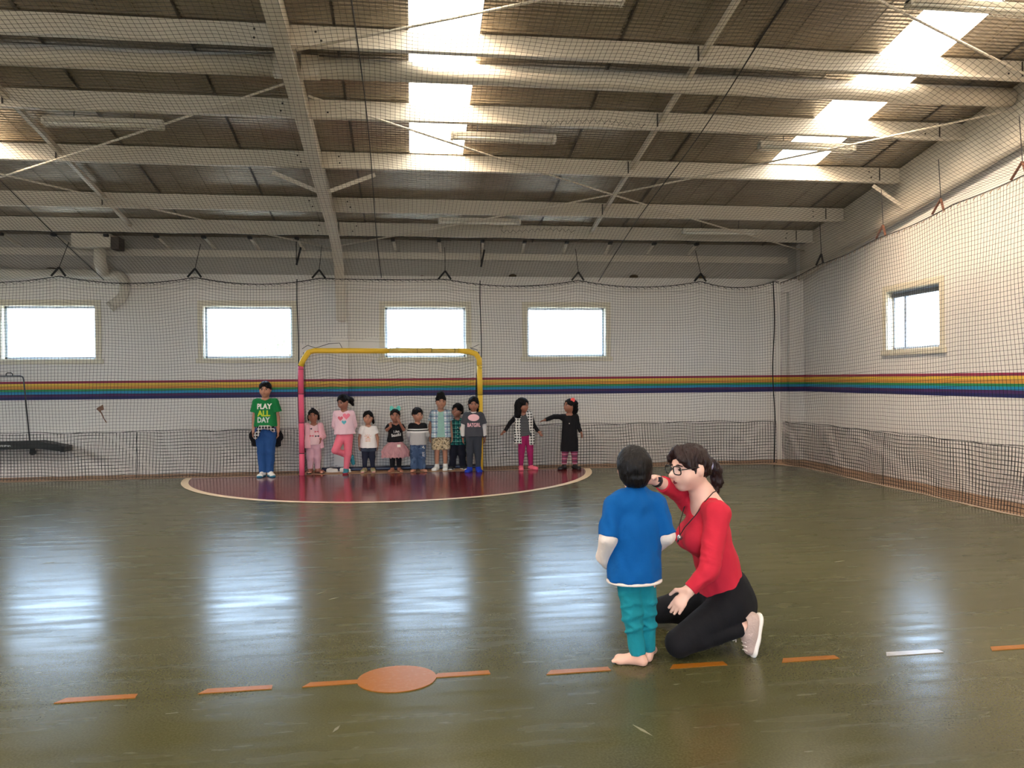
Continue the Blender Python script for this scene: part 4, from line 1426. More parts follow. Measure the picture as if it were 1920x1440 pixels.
    def socks(self, m, name='sock', t=.006, up=.03, m2=None):
        for i in (-1, 1):
            S = Shape()
            self.foot(S, i, t)
            S.cone(self.ankle[i] + (0, 0, up), self.ankle[i] + (0, 0, -.01), .027 * self.s + t, .026 * self.s + t, .02, cut='a')
            o = S.build(name, m, self.root, self.vox)
            if m2:
                z0 = self.ankle[i][2] - .045 * self.h
                f = self.fd[i]; a = self.ankle[i]
                b0 = np.array([a[0], a[1], z0 + .012]) - f * .025; b1 = np.array([a[0], a[1], z0 + .012]) + f * self.flen * .66
                S2 = Shape().cone(b0, b1, .030 * self.s + t, .031 * self.s + t, .01, flat=((0, 0, 1), .45))
                S2.plane((0, 0, .0015), (0, 0, -1))
                S2.build('sole', m2, o, self.vox)
    def hair(self, S, m=M_HAIR, name='hair'):
        return S.build(name, m, self.root, self.vox, wrinkle=.0055, wfreq=120)

def decal(me, target, cx, cz, m, name, parent, off=.0025, tilt=0.0, ydir=1):
    """flat print laid on the front of a garment: every vertex is dropped onto the cloth"""
    bm = bmesh.new()
    bm.from_mesh(me)
    for _ in range(2):
        es = [e for e in bm.edges if e.calc_length() > .018]
        if not es: break
        bmesh.ops.subdivide_edges(bm, edges=es, cuts=1)
    bmesh.ops.triangulate(bm, faces=bm.faces)
    tm = target.data
    tr_ = BVHTree.FromPolygons([v.co.copy() for v in tm.vertices], [tuple(p.vertices) for p in tm.polygons])
    ct, st = math.cos(tilt), math.sin(tilt)
    for v in bm.verts:
        x = cx + v.co.x * ct - v.co.y * st; z = cz + v.co.x * st + v.co.y * ct
        hit = tr_.ray_cast(Vector((x, -1.0 * ydir, z)), Vector((0, ydir, 0)))
        y = hit[0].y if hit[0] is not None else -.07
        v.co = (x, y - off * ydir, z)
    me2 = bpy.data.meshes.new(name)
    bm.to_mesh(me2)
    bm.free()
    me2.materials.clear()
    me2.materials.append(m)
    return link_mesh(name, me2, parent)

def disc_mesh(pts):
    me = bpy.data.meshes.new('d')
    n_ = len(pts)
    me.from_pydata([(0, 0, 0)] + [(p[0], p[1], 0) for p in pts], [], [(0, i + 1, (i + 1) % n_ + 1) for i in range(n_)])
    return me
def heart(sz):
    P = []
    for t in np.linspace(0, 2 * math.pi, 28, endpoint=False):
        P.append((sz * 16 * math.sin(t) ** 3 / 17, sz * (13 * math.cos(t) - 5 * math.cos(2 * t) - 2 * math.cos(3 * t) - math.cos(4 * t)) / 17))
    return disc_mesh(P)
def oval(a, b, n_=28):
    return disc_mesh([(a * math.cos(t), b * math.sin(t)) for t in np.linspace(0, 2 * math.pi, n_, endpoint=False)])
def rect(a, b):
    return disc_mesh([(-a, -b), (a, -b), (a, b), (-a, b)])

def plaid(name, base, cols, scale, dark=None):
    """woven check from crossing stripes"""
    g = Nodes(name)
    v, s = g.coords()
    c = lin(base)
    out = c
    for ax_ in (0, 2):
        for (col, per, wid, ph) in cols:
            f = g.math('FRACT', g.math('ADD', g.math('MULTIPLY', s[ax_], 1.0 / (per * scale)), ph + 10))
            f = g.math('LESS_THAN', f, wid)
            out = g.mix(g.math('MULTIPLY', f, .62), out, lin(col))
    g.l(out, g.b.inputs['Base Color'])
    g.b.inputs['Roughness'].default_value = .85
    g.b.inputs['Specular IOR Level'].default_value = .2
    return g.m
def checks(name, a, b, sz):
    g = Nodes(name)
    v, s = g.coords()
    n_ = g.noise(v, 9, 2)
    fx = g.math('LESS_THAN', g.math('FRACT', g.math('ADD', g.math('MULTIPLY', s[0], 1 / sz), g.math('MULTIPLY', n_, .9))), .5)
    fz = g.math('LESS_THAN', g.math('FRACT', g.math('ADD', g.math('MULTIPLY', s[2], 1 / sz), g.math('MULTIPLY', n_, .6))), .5)
    f = g.math('MULTIPLY', g.math('ADD', fx, fz), .5)
    g.l(g.mix(g.math('POWER', f, 1.6), lin(a), lin(b)), g.b.inputs['Base Color'])
    g.b.inputs['Roughness'].default_value = .85
    g.b.inputs['Specular IOR Level'].default_value = .2
    return g.m
def bands(name, stops, axis=2, rep=None):
    """colour bands along an axis: stops [(from value, rgb)] ascending"""
    g = Nodes(name)
    v, s = g.coords()
    z = s[axis]
    if rep:
        z = g.math('FRACT', g.math('MULTIPLY', z, 1 / rep))
    out = lin(stops[0][1])
    for st, c in stops[1:]:
        out = g.mix(g.math('GREATER_THAN', z, st), out, lin(c))
    g.l(out, g.b.inputs['Base Color'])
    g.b.inputs['Roughness'].default_value = .85
    g.b.inputs['Specular IOR Level'].default_value = .2
    return g.m
def blotch(name, cols, scale):
    g = Nodes(name)
    v, s = g.coords()
    out = lin(cols[0])
    for i, c in enumerate(cols[1:]):
        n_ = g.noise(v, scale * (1 + .37 * i), 3)
        out = g.mix(g.math('GREATER_THAN', n_, .55 + .03 * i), out, lin(c))
    g.l(out, g.b.inputs['Base Color'])
    g.b.inputs['Roughness'].default_value = .85
    g.b.inputs['Specular IOR Level'].default_value = .2
    return g.m

# ---------------------------------------------------------------- the children along the end wall
def V3(*a): return np.array(a, float)
def text_fit(body, wd, ht, bold=.004):
    me = text_mesh(body, .1, bold, 0)
    xs_ = [v.co.x for v in me.vertices]; ys_ = [v.co.y for v in me.vertices]
    w_, h_ = max(xs_) - min(xs_), max(ys_) - min(ys_)
    cx, cy = (max(xs_) + min(xs_)) / 2, (max(ys_) + min(ys_)) / 2
    for v in me.vertices:
        v.co.x = (v.co.x - cx) * wd / w_; v.co.y = (v.co.y - cy) * ht / h_
    return me
M_WPRINT = mat('white_shirt_print', (236, 234, 226), .7, var=.03)
M_BLACKC = cloth('black_cotton', (24, 23, 26))
def bar_cloth(root, name, m, pts, r, flat, vox=.0068, wr=.002, extra=None):
    S = Shape()
    for a, b, ra, rb in pts:
        S.cone(a, b, ra, rb, .015, flat=flat)
    if extra: extra(S)
    return S.build(name, m, root, vox, wrinkle=wr)

# 1 tall boy in the green shirt, left of the goal
k = Kid('person', 'tall boy in a green PLAY ALL DAY T-shirt and blue jeans left of the goal', (-2.18, 12.0, 0), 1.43, .222, leg=.48, skin=M_SKIN1, stance=.042, feet_dir=((-.15, -1), (.45, -1)), hpitch=.06)
for i in (-1, 1):
    k.wrist[i] = k.elbow[i] + V3(i * .01, -.03, -.20)
k.body(smile=.8, nose=1.0)
sh = k.top(cloth('green_cotton', (28, 124, 66)), .76, .30, t=.022, wrinkle=.003, sl_flare=.012)
decal(text_fit('PLAY', .215, .082), sh, .0, 1.065, M_WPRINT, 'shirt_lettering', k.root)
decal(text_fit('ALL', .19, .088), sh, -.01, .960, mat('lime_shirt_print', (186, 206, 44), .7, var=.03), 'shirt_lettering', k.root)
decal(text_fit('DAY', .185, .082), sh, -.01, .863, mat('pale_grey_print', (198, 210, 206), .7, var=.03), 'shirt_lettering', k.root)
k.trousers(cloth('blue_denim', (40, 78, 132), .15), 1.0, t=.014, wrinkle=.004)
k.socks(cloth('white_sock', (226, 226, 222)), m2=cloth('teal_sock_sole', (40, 112, 138)))
mp = plaid('black_white_check', (40, 38, 40), [((225, 222, 218), 1, .35, 0)], .045)
S = Shape().cone((0, 0, .74), (0, 0, .785), .155, .152, .01, flat=((0, 1, 0), .74), cut='ab')
S.cone((-.06, -.115, .75), (-.115, -.135, .64), .022, .034, .012, flat=((0, 1, 0), .6))
S.cone((-.115, -.135, .64), (-.13, -.12, .60), .034, .028, .012, flat=((0, 1, 0), .6))
S.cone((-.05, -.12, .755), (.07, -.125, .745), .030, .034, .012)
S.cone((.07, -.12, .745), (.13, -.09, .70), .032, .03, .012)
j = S.build('tied_jacket', mp, k.root, .007, wrinkle=.004)
S = Shape().cone((-.13, .11, .74), (-.15, .115, .45), .075, .085, .03, flat=((0, 1, 0), .3), cut='b')
S.cone((.10, .11, .74), (.10, .115, .44), .08, .10, .03, flat=((0, 1, 0), .3), cut='b')
S.cone((-.15, .10, .60), (.12, .10, .60), .12, .12, .03, flat=((0, 1, 0), .25))
S.build('jacket_body', M_BLACKC, j, .007, wrinkle=.004)
k.hair(hair_cap(k.T, k.Rm, k.hh, 1.04, .33, -.16, .34))

# 2 small girl in the pink cardigan beside the pink post
k = Kid('person', 'small girl in a pale pink cardigan with bows and coppery boots beside the pink post', (-1.505, 12.24, 0), 1.0, .198, leg=.44, stance=.06, feet_dir=((-.1, -1), (.75, -.7)), hyaw=-.05)
k.elbow[1] = k.sh[1] + V3(.045, .02, -.15); k.wrist[1] = V3(.115, -.09, .54); k.handdir[1] = V3(-.1, -.3, -1)
k.body(cheek=1.1)
MP = cloth('pale_pink_knit', (238, 196, 200))
k.trousers(cloth('dusty_pink_cotton', (216, 172, 184)), .92, t=.013, wrinkle=.004)
sh = k.top(cloth('blush_cotton', (240, 206, 208)), .45, .9, t=.010, name='shirt')
def fl(S):
    S.cone((-.085, -.075, .74), (-.085, -.085, .40), .030, .055, .015, flat=((0, 1, 0), .35), cut='b')
    S.cone((.095, -.06, .74), (.125, -.03, .40), .025, .040, .015, flat=((0, 1, 0), .4), cut='b')
    S.cone((-.06, .075, .70), (-.07, .085, .42), .05, .06, .02, flat=((0, 1, 0), .3), cut='b')
    S.cone((.06, .075, .70), (.07, .085, .42), .05, .06, .02, flat=((0, 1, 0), .3), cut='b')
S = Shape()
for i in (-1, 1):
    S.cone(k.sh[i], k.elbow[i], .050, .040, .02)
    S.cone(k.elbow[i], k.elbow[i] + (k.wrist[i] - k.elbow[i]) * .92, .040, .034, .012, cut='b')
    S.cone(k.sh[i] + (0, .0, .02), k.sh[i] + (i * .012, 0, -.01), .05, .045, .02)
fl(S)
S.build('cardigan', cloth('pink_cardigan_knit', (242, 188, 196)), k.root, k.vox, wrinkle=.003)
MBOW = mat('navy_bow', (30, 30, 52), .6)
MBOP = mat('coral_bow', (226, 92, 108), .6)
for bx, bz_, m_ in ((-.045, .70, MBOW), (.055, .655, MBOP), (-.02, .59, MBOP), (.06, .585, MBOW)):
    me = disc_mesh([(-.03, .016), (-.03, -.016), (-.006, -.004), (.006, -.004), (.03, -.016), (.03, .016), (.006, .004), (-.006, .004)])
    decal(me, sh, bx, bz_, m_, 'bow', k.root, .006)
MCOP = mat('rose_gold_leather', (196, 138, 116), .25, metal=.7, var=.15, vscale=14)
k.socks(MCOP, 'boot', t=.012, up=.085, m2=mat('dark_boot_sole', (50, 36, 30), .6))
S = hair_cap(k.T, k.Rm, k.hh, 1.03, .35, -.22, .33)
for i in (-1, 1):
    S.ell(k.T(.38 * i, .06, -.16), np.array((.10, .16, .22)) * k.hh, .02)
k.hair(S)
hb = MB()
hb.tube([k.T(.40 * math.cos(t), .02, .16 + .42 * math.sin(t)) for t in np.linspace(.25, math.pi - .25, 14)], .009, 6)
o = hb.build('hair_band', mat('white_hair_band', (226, 220, 222), .5), k.root, smooth=True)
MB().ball(k.T(-.06, -.02, .60), (.028, .014, .010), 8, 6).build('band_bow', MBOW, o)

# 3 taller girl in pink leggings with hearts, one leg bent
k = Kid('person', 'girl in pink leggings and heart print top standing on one leg', (-1.02, 12.10, 0), 1.215, .205, leg=.47, hyaw=-.55, hpitch=.28, htilt=-.10, head_dx=-.01, skin=M_SKIN2, lean=-.01, stance=.0)
k.hip[1] = V3(.055, 0, .57); k.knee[1] = V3(.045, -.01, .31); k.ankle[1] = V3(.015, .01, .055)
k.hip[-1] = V3(-.055, 0, .57); k.knee[-1] = V3(-.135, -.10, .375); k.ankle[-1] = V3(.085, .13, .245); k.fd[-1] = V3(.28, .25, -.93); k.fd[1] = V3(-.05, -1, 0)
k.pelvis = V3(0, 0, .61)
for i in (-1, 1):
    k.elbow[i] = k.sh[i] + V3(i * .035, .06, -.185); k.wrist[i] = k.elbow[i] + V3(-i * .07, .09, -.13)
    k.handdir[i] = V3(-i * .6, .3, -.7); k.palm[i] = V3(0, 1, .2)
k.body(lips=(140, 78, 76))
k.trousers(cloth('bubblegum_pink_jersey', (232, 120, 138)), .96, t=.006, name='leggings', wrinkle=.0015)
sh = k.top(cloth('pale_pink_jersey', (240, 204, 212)), .615, .97, t=.015, flare=.012, wrinkle=.003)
decal(heart(.058), sh, .035, .895, mat('pink_heart_print', (242, 128, 150), .7, var=.05), 'heart_print', k.root, .004)
decal(heart(.044), sh, -.055, .862, mat('coral_heart_print', (226, 104, 120), .7, var=.15, vscale=60), 'heart_print', k.root, .0055)
decal(heart(.038), sh, .0, .802, mat('teal_heart_print', (92, 186, 196), .7, var=.05), 'heart_print', k.root, .007)
k.socks(bands('teal_red_sock', [(-1, (150, 44, 62)), (.028, (60, 140, 156))]), t=.007)
S = hair_cap(k.T, k.Rm, k.hh, 1.02, .40, -.20, .33)
S.cone(k.T(.10, .42, .20), k.T(.28, .62, -.10), .035, .045, .02); S.cone(k.T(.28, .62, -.10), k.T(.36, .60, -.52), .045, .018, .02)
k.hair(S)

# 4 smallest girl in the white T-shirt
k = Kid('person', 'small girl in a white puff-sleeve T-shirt with dark leggings and sandals', (-.668, 12.24, 0), .955, .195, leg=.43, stance=.068, feet_dir=((-.3, -1), (.15, -1)), skin=M_SKIN1)
for i in (-1, 1):
    k.elbow[i] = k.sh[i] + V3(i * .045, .02, -.155); k.wrist[i] = k.elbow[i] + V3(i * .0, -.02, -.115)
k.body(cheek=1.12, lips=(176, 92, 88))
k.trousers(cloth('navy_jersey', (40, 44, 60)), .92, t=.006, name='leggings', wrinkle=.0015)
k.trousers(cloth('dark_denim', (62, 72, 88), .2), .24, t=.016, name='shorts', flare=.006)
sh = k.top(cloth('white_cotton', (238, 234, 230)), .385, .24, t=.016, flare=.012, sl_flare=.012, wrinkle=.003)
g4 = mat('pale_gold_print', (222, 176, 130), .6, var=.3, vscale=40)
p4_ = mat('pale_rose_print', (228, 160, 150), .6, var=.3, vscale=40)
for ii in range(5):
    a = .5 + ii * .5
    me = disc_mesh([(.055 * math.cos(a), .05 * math.sin(a)), (.07 * math.cos(a + .16), .06 * math.sin(a + .16)), (.012, .0), (-.004, .002)])
    decal(me, sh, -.005, .545, g4 if ii % 2 else p4_, 'print_ray', k.root, .003)
for ii in range(3):
    me = disc_mesh([(-.05, .004), (-.02, -.006), (.02, .002), (.05, -.004), (.03, .010), (-.01, .006)])
    decal(me, sh, -.005, .535 - .022 * ii, p4_ if ii % 2 else g4, 'print_scroll', k.root, .003)
k.socks(mat('olive_sandal', (150, 140, 104), .6, var=.3, vscale=40), 'sandal', t=.008, up=.0, m2=mat('pink_sandal_sole', (214, 160, 156), .6))
S = hair_cap(k.T, k.Rm, k.hh, 1.03, .38, -.2, .33)
S.cone(k.T(.30, .25, -.05), k.T(.42, .22, -.42), .03, .018, .02)
k.hair(S)

# 5 girl with the tutu and the teal bow, hands at her face
k = Kid('person', 'girl in a mauve tutu and black T-shirt with a teal hair bow', (-.247, 12.17, 0), .985, .195, leg=.45, bare=True, stance=.055, feet_dir=((-.5, -1), (.4, -1)))
k.elbow[-1] = V3(-.128, -.05, .665); k.wrist[-1] = V3(-.065, -.145, .725); k.handdir[-1] = V3(-.05, -.1, 1); k.palm[-1] = V3(.5, .8, 0)
k.elbow[1] = V3(.130, -.06, .665); k.wrist[1] = V3(.060, -.150, .800); k.handdir[1] = V3(-.45, .15, .9); k.palm[1] = V3(-.3, 1, 0)
k.hcurl = {-1: 1.4, 1: .9}
k.body(cheek=1.08)
k.trousers(cloth('black_leggings', (26, 25, 30)), .93, t=.006, name='leggings', wrinkle=.0015)
sh = k.top(M_BLACKC, .475, .40, t=.013, wrinkle=.0025)
decal(text_fit('I Am', .085, .042, .001), sh, .02, .640, M_WPRINT, 'shirt_lettering', k.root, tilt=.1)
decal(text_fit('Beautiful', .145, .048, .001), sh, .015, .588, M_WPRINT, 'shirt_lettering', k.root, tilt=.12)
def tulle():
    g = Nodes('mauve_tulle')
    v, s = g.coords()
    n_ = g.noise(v, 24, 4, (1, 1, .12))
    g.l(g.mix(n_, lin((176, 120, 128)), lin((222, 172, 174))), g.b.inputs['Base Color'])
    g.b.inputs['Roughness'].default_value = .9
    tr_ = g.n('BsdfTransparent')
    mx = g.n('MixShader'); mx.inputs[0].default_value = .72
    g.l(tr_.outputs[0], mx.inputs[1]); g.l(g.b.outputs[0], mx.inputs[2]); g.l(mx.outputs[0], g.out.inputs[0])
    return g.m
MT = tulle()
tut = empty('tutu'); tut.parent = k.root
for ly in range(3):
    mb = MB(); NN = 72
    rows = []
    for j_, (z_, r_) in enumerate(((.495, .088), (.47, .105), (.40, .155 + .01 * ly), (.32, .195 + .012 * ly), (.235 + .018 * ly, .215 - .012 * ly))):
        rows.append([(r_ * (1 + .07 * (j_ / 4) * math.sin(k_ * 11 * 2 * math.pi / NN + ly * 2) + .03 * random.uniform(-1, 1) * j_ / 4) * math.cos(2 * math.pi * k_ / NN),
                      .80 * r_ * (1 + .07 * (j_ / 4) * math.sin(k_ * 11 * 2 * math.pi / NN + ly * 2)) * math.sin(2 * math.pi * k_ / NN), z_ + (.015 * random.uniform(-1, 1) if j_ == 4 else 0)) for k_ in range(NN)])
    vs = [p for r_ in rows for p in r_]
    fs = [(j_ * NN + k_, j_ * NN + (k_ + 1) % NN, (j_ + 1) * NN + (k_ + 1) % NN, (j_ + 1) * NN + k_) for j_ in range(4) for k_ in range(NN)]
    mb.add(vs, fs).build('tulle_layer', MT, tut, smooth=True)
MB().box((.03, -.186, .405), (.082, -.180, .445)).build('paper_tag', mat('white_tag', (232, 224, 214), .7), k.root)
S = hair_cap(k.T, k.Rm, k.hh, 1.03, .38, -.2, .33)
k.hair(S)
MTEAL = mat('teal_ribbon', (104, 206, 190), .5, var=.1)
bw_ = empty('hair_bow'); bw_.parent = k.root
for i in (-1, 1):
    S = Shape().cone(k.T(.06 * i, .0, .52), k.T(.28 * i, -.02, .66), .010, .030, .006, flat=((0, 1, 0), .45))
    S.cone(k.T(.06 * i, .0, .52), k.T(.32 * i, -.02, .52), .010, .026, .006, flat=((0, 1, 0), .45))
    S.build('bow_loop', MTEAL, bw_, .006)
MB().ball(k.T(0, -.01, .53), .016, 8, 6).build('bow_knot', MTEAL, bw_, smooth=True)

# 6 boy in the striped shirt
k = Kid('person', 'boy in a black white and grey banded shirt and jeans with bare feet', (.102, 12.12, 0), 1.0, .200, leg=.44, bare=True, stance=.066, feet_dir=((-.35, -1), (.55, -1)), hyaw=.42, hpitch=.12, skin=M_SKIN1)
for i in (-1, 1):
    k.elbow[i] = k.sh[i] + V3(i * .045, .05, -.155); k.wrist[i] = k.elbow[i] + V3(-i * .04, .08, -.12); k.palm[i] = V3(0, 1, 0)
k.body(cheek=1.1, lips=(168, 88, 84))
k.trousers(blotch('faded_denim', [(66, 86, 116), (86, 106, 134), (52, 70, 98)], 9), .99, t=.020, flare=.008, wrinkle=.004)
sh = k.top(bands('banded_jersey', [(-1, (176, 174, 172)), (.613, (232, 230, 226)), (.642, (30, 28, 30)), (.660, (232, 230, 226)), (.677, (30, 28, 30))]), .425, .92, t=.016, wrinkle=.003)
for ii, (bx, bz_) in enumerate(((.085, .405), (.095, .38), (.075, .39))):
    MB().ball((bx, -.086, bz_), (.010, .003, .008), 6, 5).build('denim_patch', M_WPRINT, k.root)
decal(text_fit('RY', .035, .030, .001), [c for c in k.root.children if c.name.startswith('trousers')][0], .085, .30, M_WPRINT, 'jeans_print', k.root)
decal(text_fit('FZ', .035, .030, .001), [c for c in k.root.children if c.name.startswith('trousers')][0], .085, .262, M_WPRINT, 'jeans_print', k.root)
k.hair(hair_cap(k.T, k.Rm, k.hh, 1.05, .33, -.16, .34))

# 7 boy in the open plaid shirt and shorts
k = Kid('person', 'boy in an open pale blue plaid shirt, patterned shorts and white socks', (.467, 12.26, 0), 1.195, .208, leg=.46, stance=.062, feet_dir=((-.45, -1), (-.1, -1)), hyaw=.12, skin=M_SKIN1, head_dx=.005)
for i in (-1, 1):
    k.elbow[i] = k.sh[i] + V3(i * .05, .02, -.20); k.wrist[i] = k.elbow[i] + V3(i * .01, -.04, -.17)
k.body()
k.trousers(blotch('khaki_leaf_print', [(196, 176, 142), (120, 104, 78), (228, 214, 184), (92, 84, 70)], 26), .46, t=.020, name='shorts', flare=.012, wrinkle=.004)
k.top(cloth('mint_cotton', (148, 190, 178)), .53, .2, t=.012, wrinkle=.002)
MPL = plaid('pale_blue_plaid', (222, 226, 228), [((60, 100, 140), 1, .30, 0), ((40, 60, 96), 1, .08, .45), ((150, 196, 206), 1, .2, .6)], .085)
S = Shape(); s = k.s
for i in (-1, 1):
    S.cone(k.sh[i], k.sh[i] + (k.elbow[i] - k.sh[i]) * .58, .037 * s + .016, .034 * s + .024, .02, cut='b')
    S.cone((i * .085, -.045, k.zs - .02), (i * .095, -.060, .525), .060, .062, .03, flat=((0, 1, 0), .75), cut='b')
    S.cone((i * .07, .05, k.zs - .02), (i * .08, .05, .525), .075, .08, .03, flat=((0, 1, 0), .65), cut='b')
    S.cone((i * .06, -.03, k.zs + .03), (i * .085, .0, k.zs + .02), .03, .035, .02)
S.cone((.0, -.16, k.zs + .05), (.008, -.17, .48), .055, .062, .006, mode='-')
S.cone(k.neck + (0, -.02, -.02), k.T(0, .02, -.45), .055, .07, .008, mode='-')
S.build('open_shirt', MPL, k.root, k.vox, wrinkle=.003)
k.socks(cloth('white_sock', (226, 226, 222)), t=.008, up=.05)
S = hair_cap(k.T, k.Rm, k.hh, 1.0, .32, -.1, .34)
S.cone(k.T(0, .0, .38), k.T(0, .05, .56), .07, .062, .03)
k.hair(S)

# 8 child in the green plaid shirt, smiling to the left
k = Kid('person', 'smiling child in a dark green plaid shirt with a hand on the chest', (.735, 12.32, 0), 1.05, .200, leg=.42, stance=.085, feet_dir=((-.4, -1), (.4, -1)), hyaw=-.55, htilt=.08, hpitch=-.02, skin=M_SKIN2)
k.elbow[1] = k.sh[1] + V3(.06, -.03, -.155); k.wrist[1] = V3(.075, -.115, .615); k.handdir[1] = V3(-.55, -.1, .85); k.palm[1] = V3(0, 1, 0)
k.elbow[-1] = k.sh[-1] + V3(-.05, .03, -.16); k.wrist[-1] = k.elbow[-1] + V3(.02, -.05, -.12)
k.body(smile=1.4, lips=(190, 120, 110))
k.trousers(cloth('black_denim', (34, 34, 44)), .97, t=.016, flare=.006, wrinkle=.004)
sh = k.top(plaid('dark_green_plaid', (34, 112, 104), [((16, 44, 52), 1, .34, 0), ((150, 214, 200), 1, .07, .55), ((10, 24, 30), 1, .1, .75)], .07), .40, .80, t=.016, flare=.006, wrinkle=.003)
for ii in range(5):
    decal(oval(.006, .006, 8), sh, .0, .68 - .055 * ii, M_WPRINT, 'shirt_button', k.root, .004)
S = Shape()
e = k.elbow[-1] + (k.wrist[-1] - k.elbow[-1]) * .62
S.cone(k.elbow[-1] + (k.wrist[-1] - k.elbow[-1]) * .35, e, .040, .037, .01, cut='ab')
S.build('rolled_cuff', cloth('pale_blue_lining', (190, 214, 218)), k.root, k.vox)
k.socks(mat('dark_trainer', (44, 44, 48), .6), 'shoe', t=.010, up=.0, m2=mat('white_toe_sole', (220, 216, 206), .5))
S = hair_cap(k.T, k.Rm, k.hh, 1.08, .32, -.32, .32)
for a in range(7):
    S.ell(k.T(.34 * math.cos(a * .9), .22 + .2 * math.sin(a * .9), -.16 + .05 * (a % 3)), np.array((.10, .10, .10)) * k.hh, .02)
k.hair(S)

# 9 girl in the dark grey sweatshirt in front of the yellow post
k = Kid('person', 'girl in a dark grey sweatshirt with pale sleeves and blue socks before the yellow post', (.965, 11.93, 0), 1.165, .205, leg=.47, stance=.062, build=1.0, feet_dir=((-.45, -1), (.1, -1)), hpitch=.16, hyaw=-.06)
for i in (-1, 1):
    k.elbow[i] = k.sh[i] + V3(i * .05, .02, -.19); k.wrist[i] = k.elbow[i] + V3(i * .005, -.03, -.155)
k.body(cheek=1.12)
MSL = cloth('slate_jersey', (58, 62, 70))
k.trousers(MSL, .95, t=.008, name='leggings', wrinkle=.002)
S = Shape(); s = k.s
for i in (-1, 1):
    S = Shape().cone(k.sh[i] + (k.elbow[i] - k.sh[i]) * .5, k.elbow[i], .046, .044, .02); S.cone(k.elbow[i], k.elbow[i] + (k.wrist[i] - k.elbow[i]) * .86, .044, .036, .012, cut='b')
    sl_ = S.build('sleeve', cloth('pale_grey_marl', (206, 202, 198), .12), k.root, k.vox, wrinkle=.005)
    S = Shape().cone(k.elbow[i] + (k.wrist[i] - k.elbow[i]) * .80, k.elbow[i] + (k.wrist[i] - k.elbow[i]) * 1.0, .037, .031, .01, cut='ab')
    S.build('cuff', MSL, sl_, k.vox)
sh = k.top(cloth('charcoal_fleece', (70, 72, 78)), .555, .34, t=.022, wrinkle=.003, sl_flare=.004)
S = Shape().cone((0, 0, .555), (0, 0, .595), .1065 * k.s + .018, .1065 * k.s + .020, .01, flat=((0, 1, 0), .76), cut='ab'); S.build('waistband', MSL, k.root, k.vox)
MPK = mat('blush_print', (240, 188, 192), .7, var=.08, vscale=40)
decal(oval(.088, .053), sh, -.005, .850, MPK, 'oval_print', k.root, .003)
decal(text_fit('BATGIRL', .205, .062, .003), sh, .0, .737, MPK, 'shirt_lettering', k.root, .003)
S = Shape().cone(k.neck + (0, -.004, -.012), k.neck + (0, -.004, .014), .052, .048, .01, cut='ab'); S.build('collar', cloth('white_cotton', (238, 234, 230)), k.root, k.vox)
k.socks(cloth('royal_blue_sock', (30, 58, 168)), t=.010, up=.03)
S = hair_cap(k.T, k.Rm, k.hh, 1.03, .38, -.3, .32)
S.cone(k.T(.28, .25, -.1), k.T(.30, .25, -.60), .035, .018, .02); S.cone(k.T(-.28, .25, -.1), k.T(-.28, .25, -.45), .03, .018, .02)
k.hair(S)

# 10 girl in the checked waistcoat, arms held out
k = Kid('person', 'girl with long wavy hair in a checked waistcoat and magenta leggings', (1.80, 12.05, 0), 1.13, .205, leg=.48, stance=.075, feet_dir=((-.1, -1), (.75, -.7)), hyaw=.85, hpitch=.05, lean=-.045)
k.elbow[-1] = V3(-.245, .03, .745); k.wrist[-1] = V3(-.335, -.02, .615); k.handdir[-1] = V3(-.7, -.2, -.5); k.palm[-1] = V3(.5, -.8, -.4)
k.elbow[1] = V3(.130, .03, .715); k.wrist[1] = V3(.205, -.02, .600); k.handdir[1] = V3(.6, -.1, -.7); k.palm[1] = V3(-.3, -.9, 0)
k.hcurl = {-1: .25, 1: .3}
k.body()
k.trousers(cloth('magenta_jersey', (156, 36, 92)), .96, t=.006, name='leggings', wrinkle=.0015)
k.top(bands('charcoal_pinstripe', [(-1, (52, 52, 56)), (.7, (120, 122, 124))], rep=.022), .545, .12, t=.008, name='shirt')
S = Shape()
for i in (-1, 1):
    S.cone(k.sh[i] + (k.elbow[i] - k.sh[i]) * .25, k.elbow[i], .041, .034, .015); S.cone(k.elbow[i], k.elbow[i] + (k.wrist[i] - k.elbow[i]) * .97, .034, .028, .01, cut='b')
    S.build('sleeve', M_BLACKC, k.root, k.vox, wrinkle=.002); S = Shape()
MCH = checks('black_white_houndstooth', (226, 224, 218), (14, 14, 16), .042)
S = Shape()
for i in (-1, 1):
    x0 = -.03
    S.cone((x0 + i * .085, -.02, .875), (x0 + i * .098, -.05, .62), .056, .050, .03, flat=((0, 1, 0), .8))
    S.cone((x0 + i * .10, -.05, .62), (x0 + i * .115 + .01, -.06, .42 if i < 0 else .40), .055, .062 if i < 0 else .045, .02, flat=((0, 1, 0), .55), cut='b')
    S.cone((x0 + i * .06, .05, .86), (x0 + i * .07, .06, .45), .07, .085, .03, flat=((0, 1, 0), .5), cut='b')
S.cone((x0 + .01, -.17, .92), (.0, -.18, .36), .060, .072, .006, mode='-')
S.cone(k.neck + (0, -.02, -.01), k.T(0, .02, -.45), .05, .07, .008, mode='-')
S.build('waistcoat', MCH, k.root, k.vox, wrinkle=.005)
k.socks(cloth('coral_pink_slipper', (232, 110, 130)), 'slipper', t=.007, up=-.01)
S = hair_cap(k.T, k.Rm, k.hh, 1.10, .32, -.75, .29)
S.cone(k.T(.12, .36, .0), k.T(.22, .40, -.75), .085, .085, .03); S.cone(k.T(-.25, .25, -.1), k.T(-.36, .18, -.80), .06, .05, .03); S.cone(k.T(.32, .2, -.1), k.T(.40, .10, -.75), .045, .05, .03)
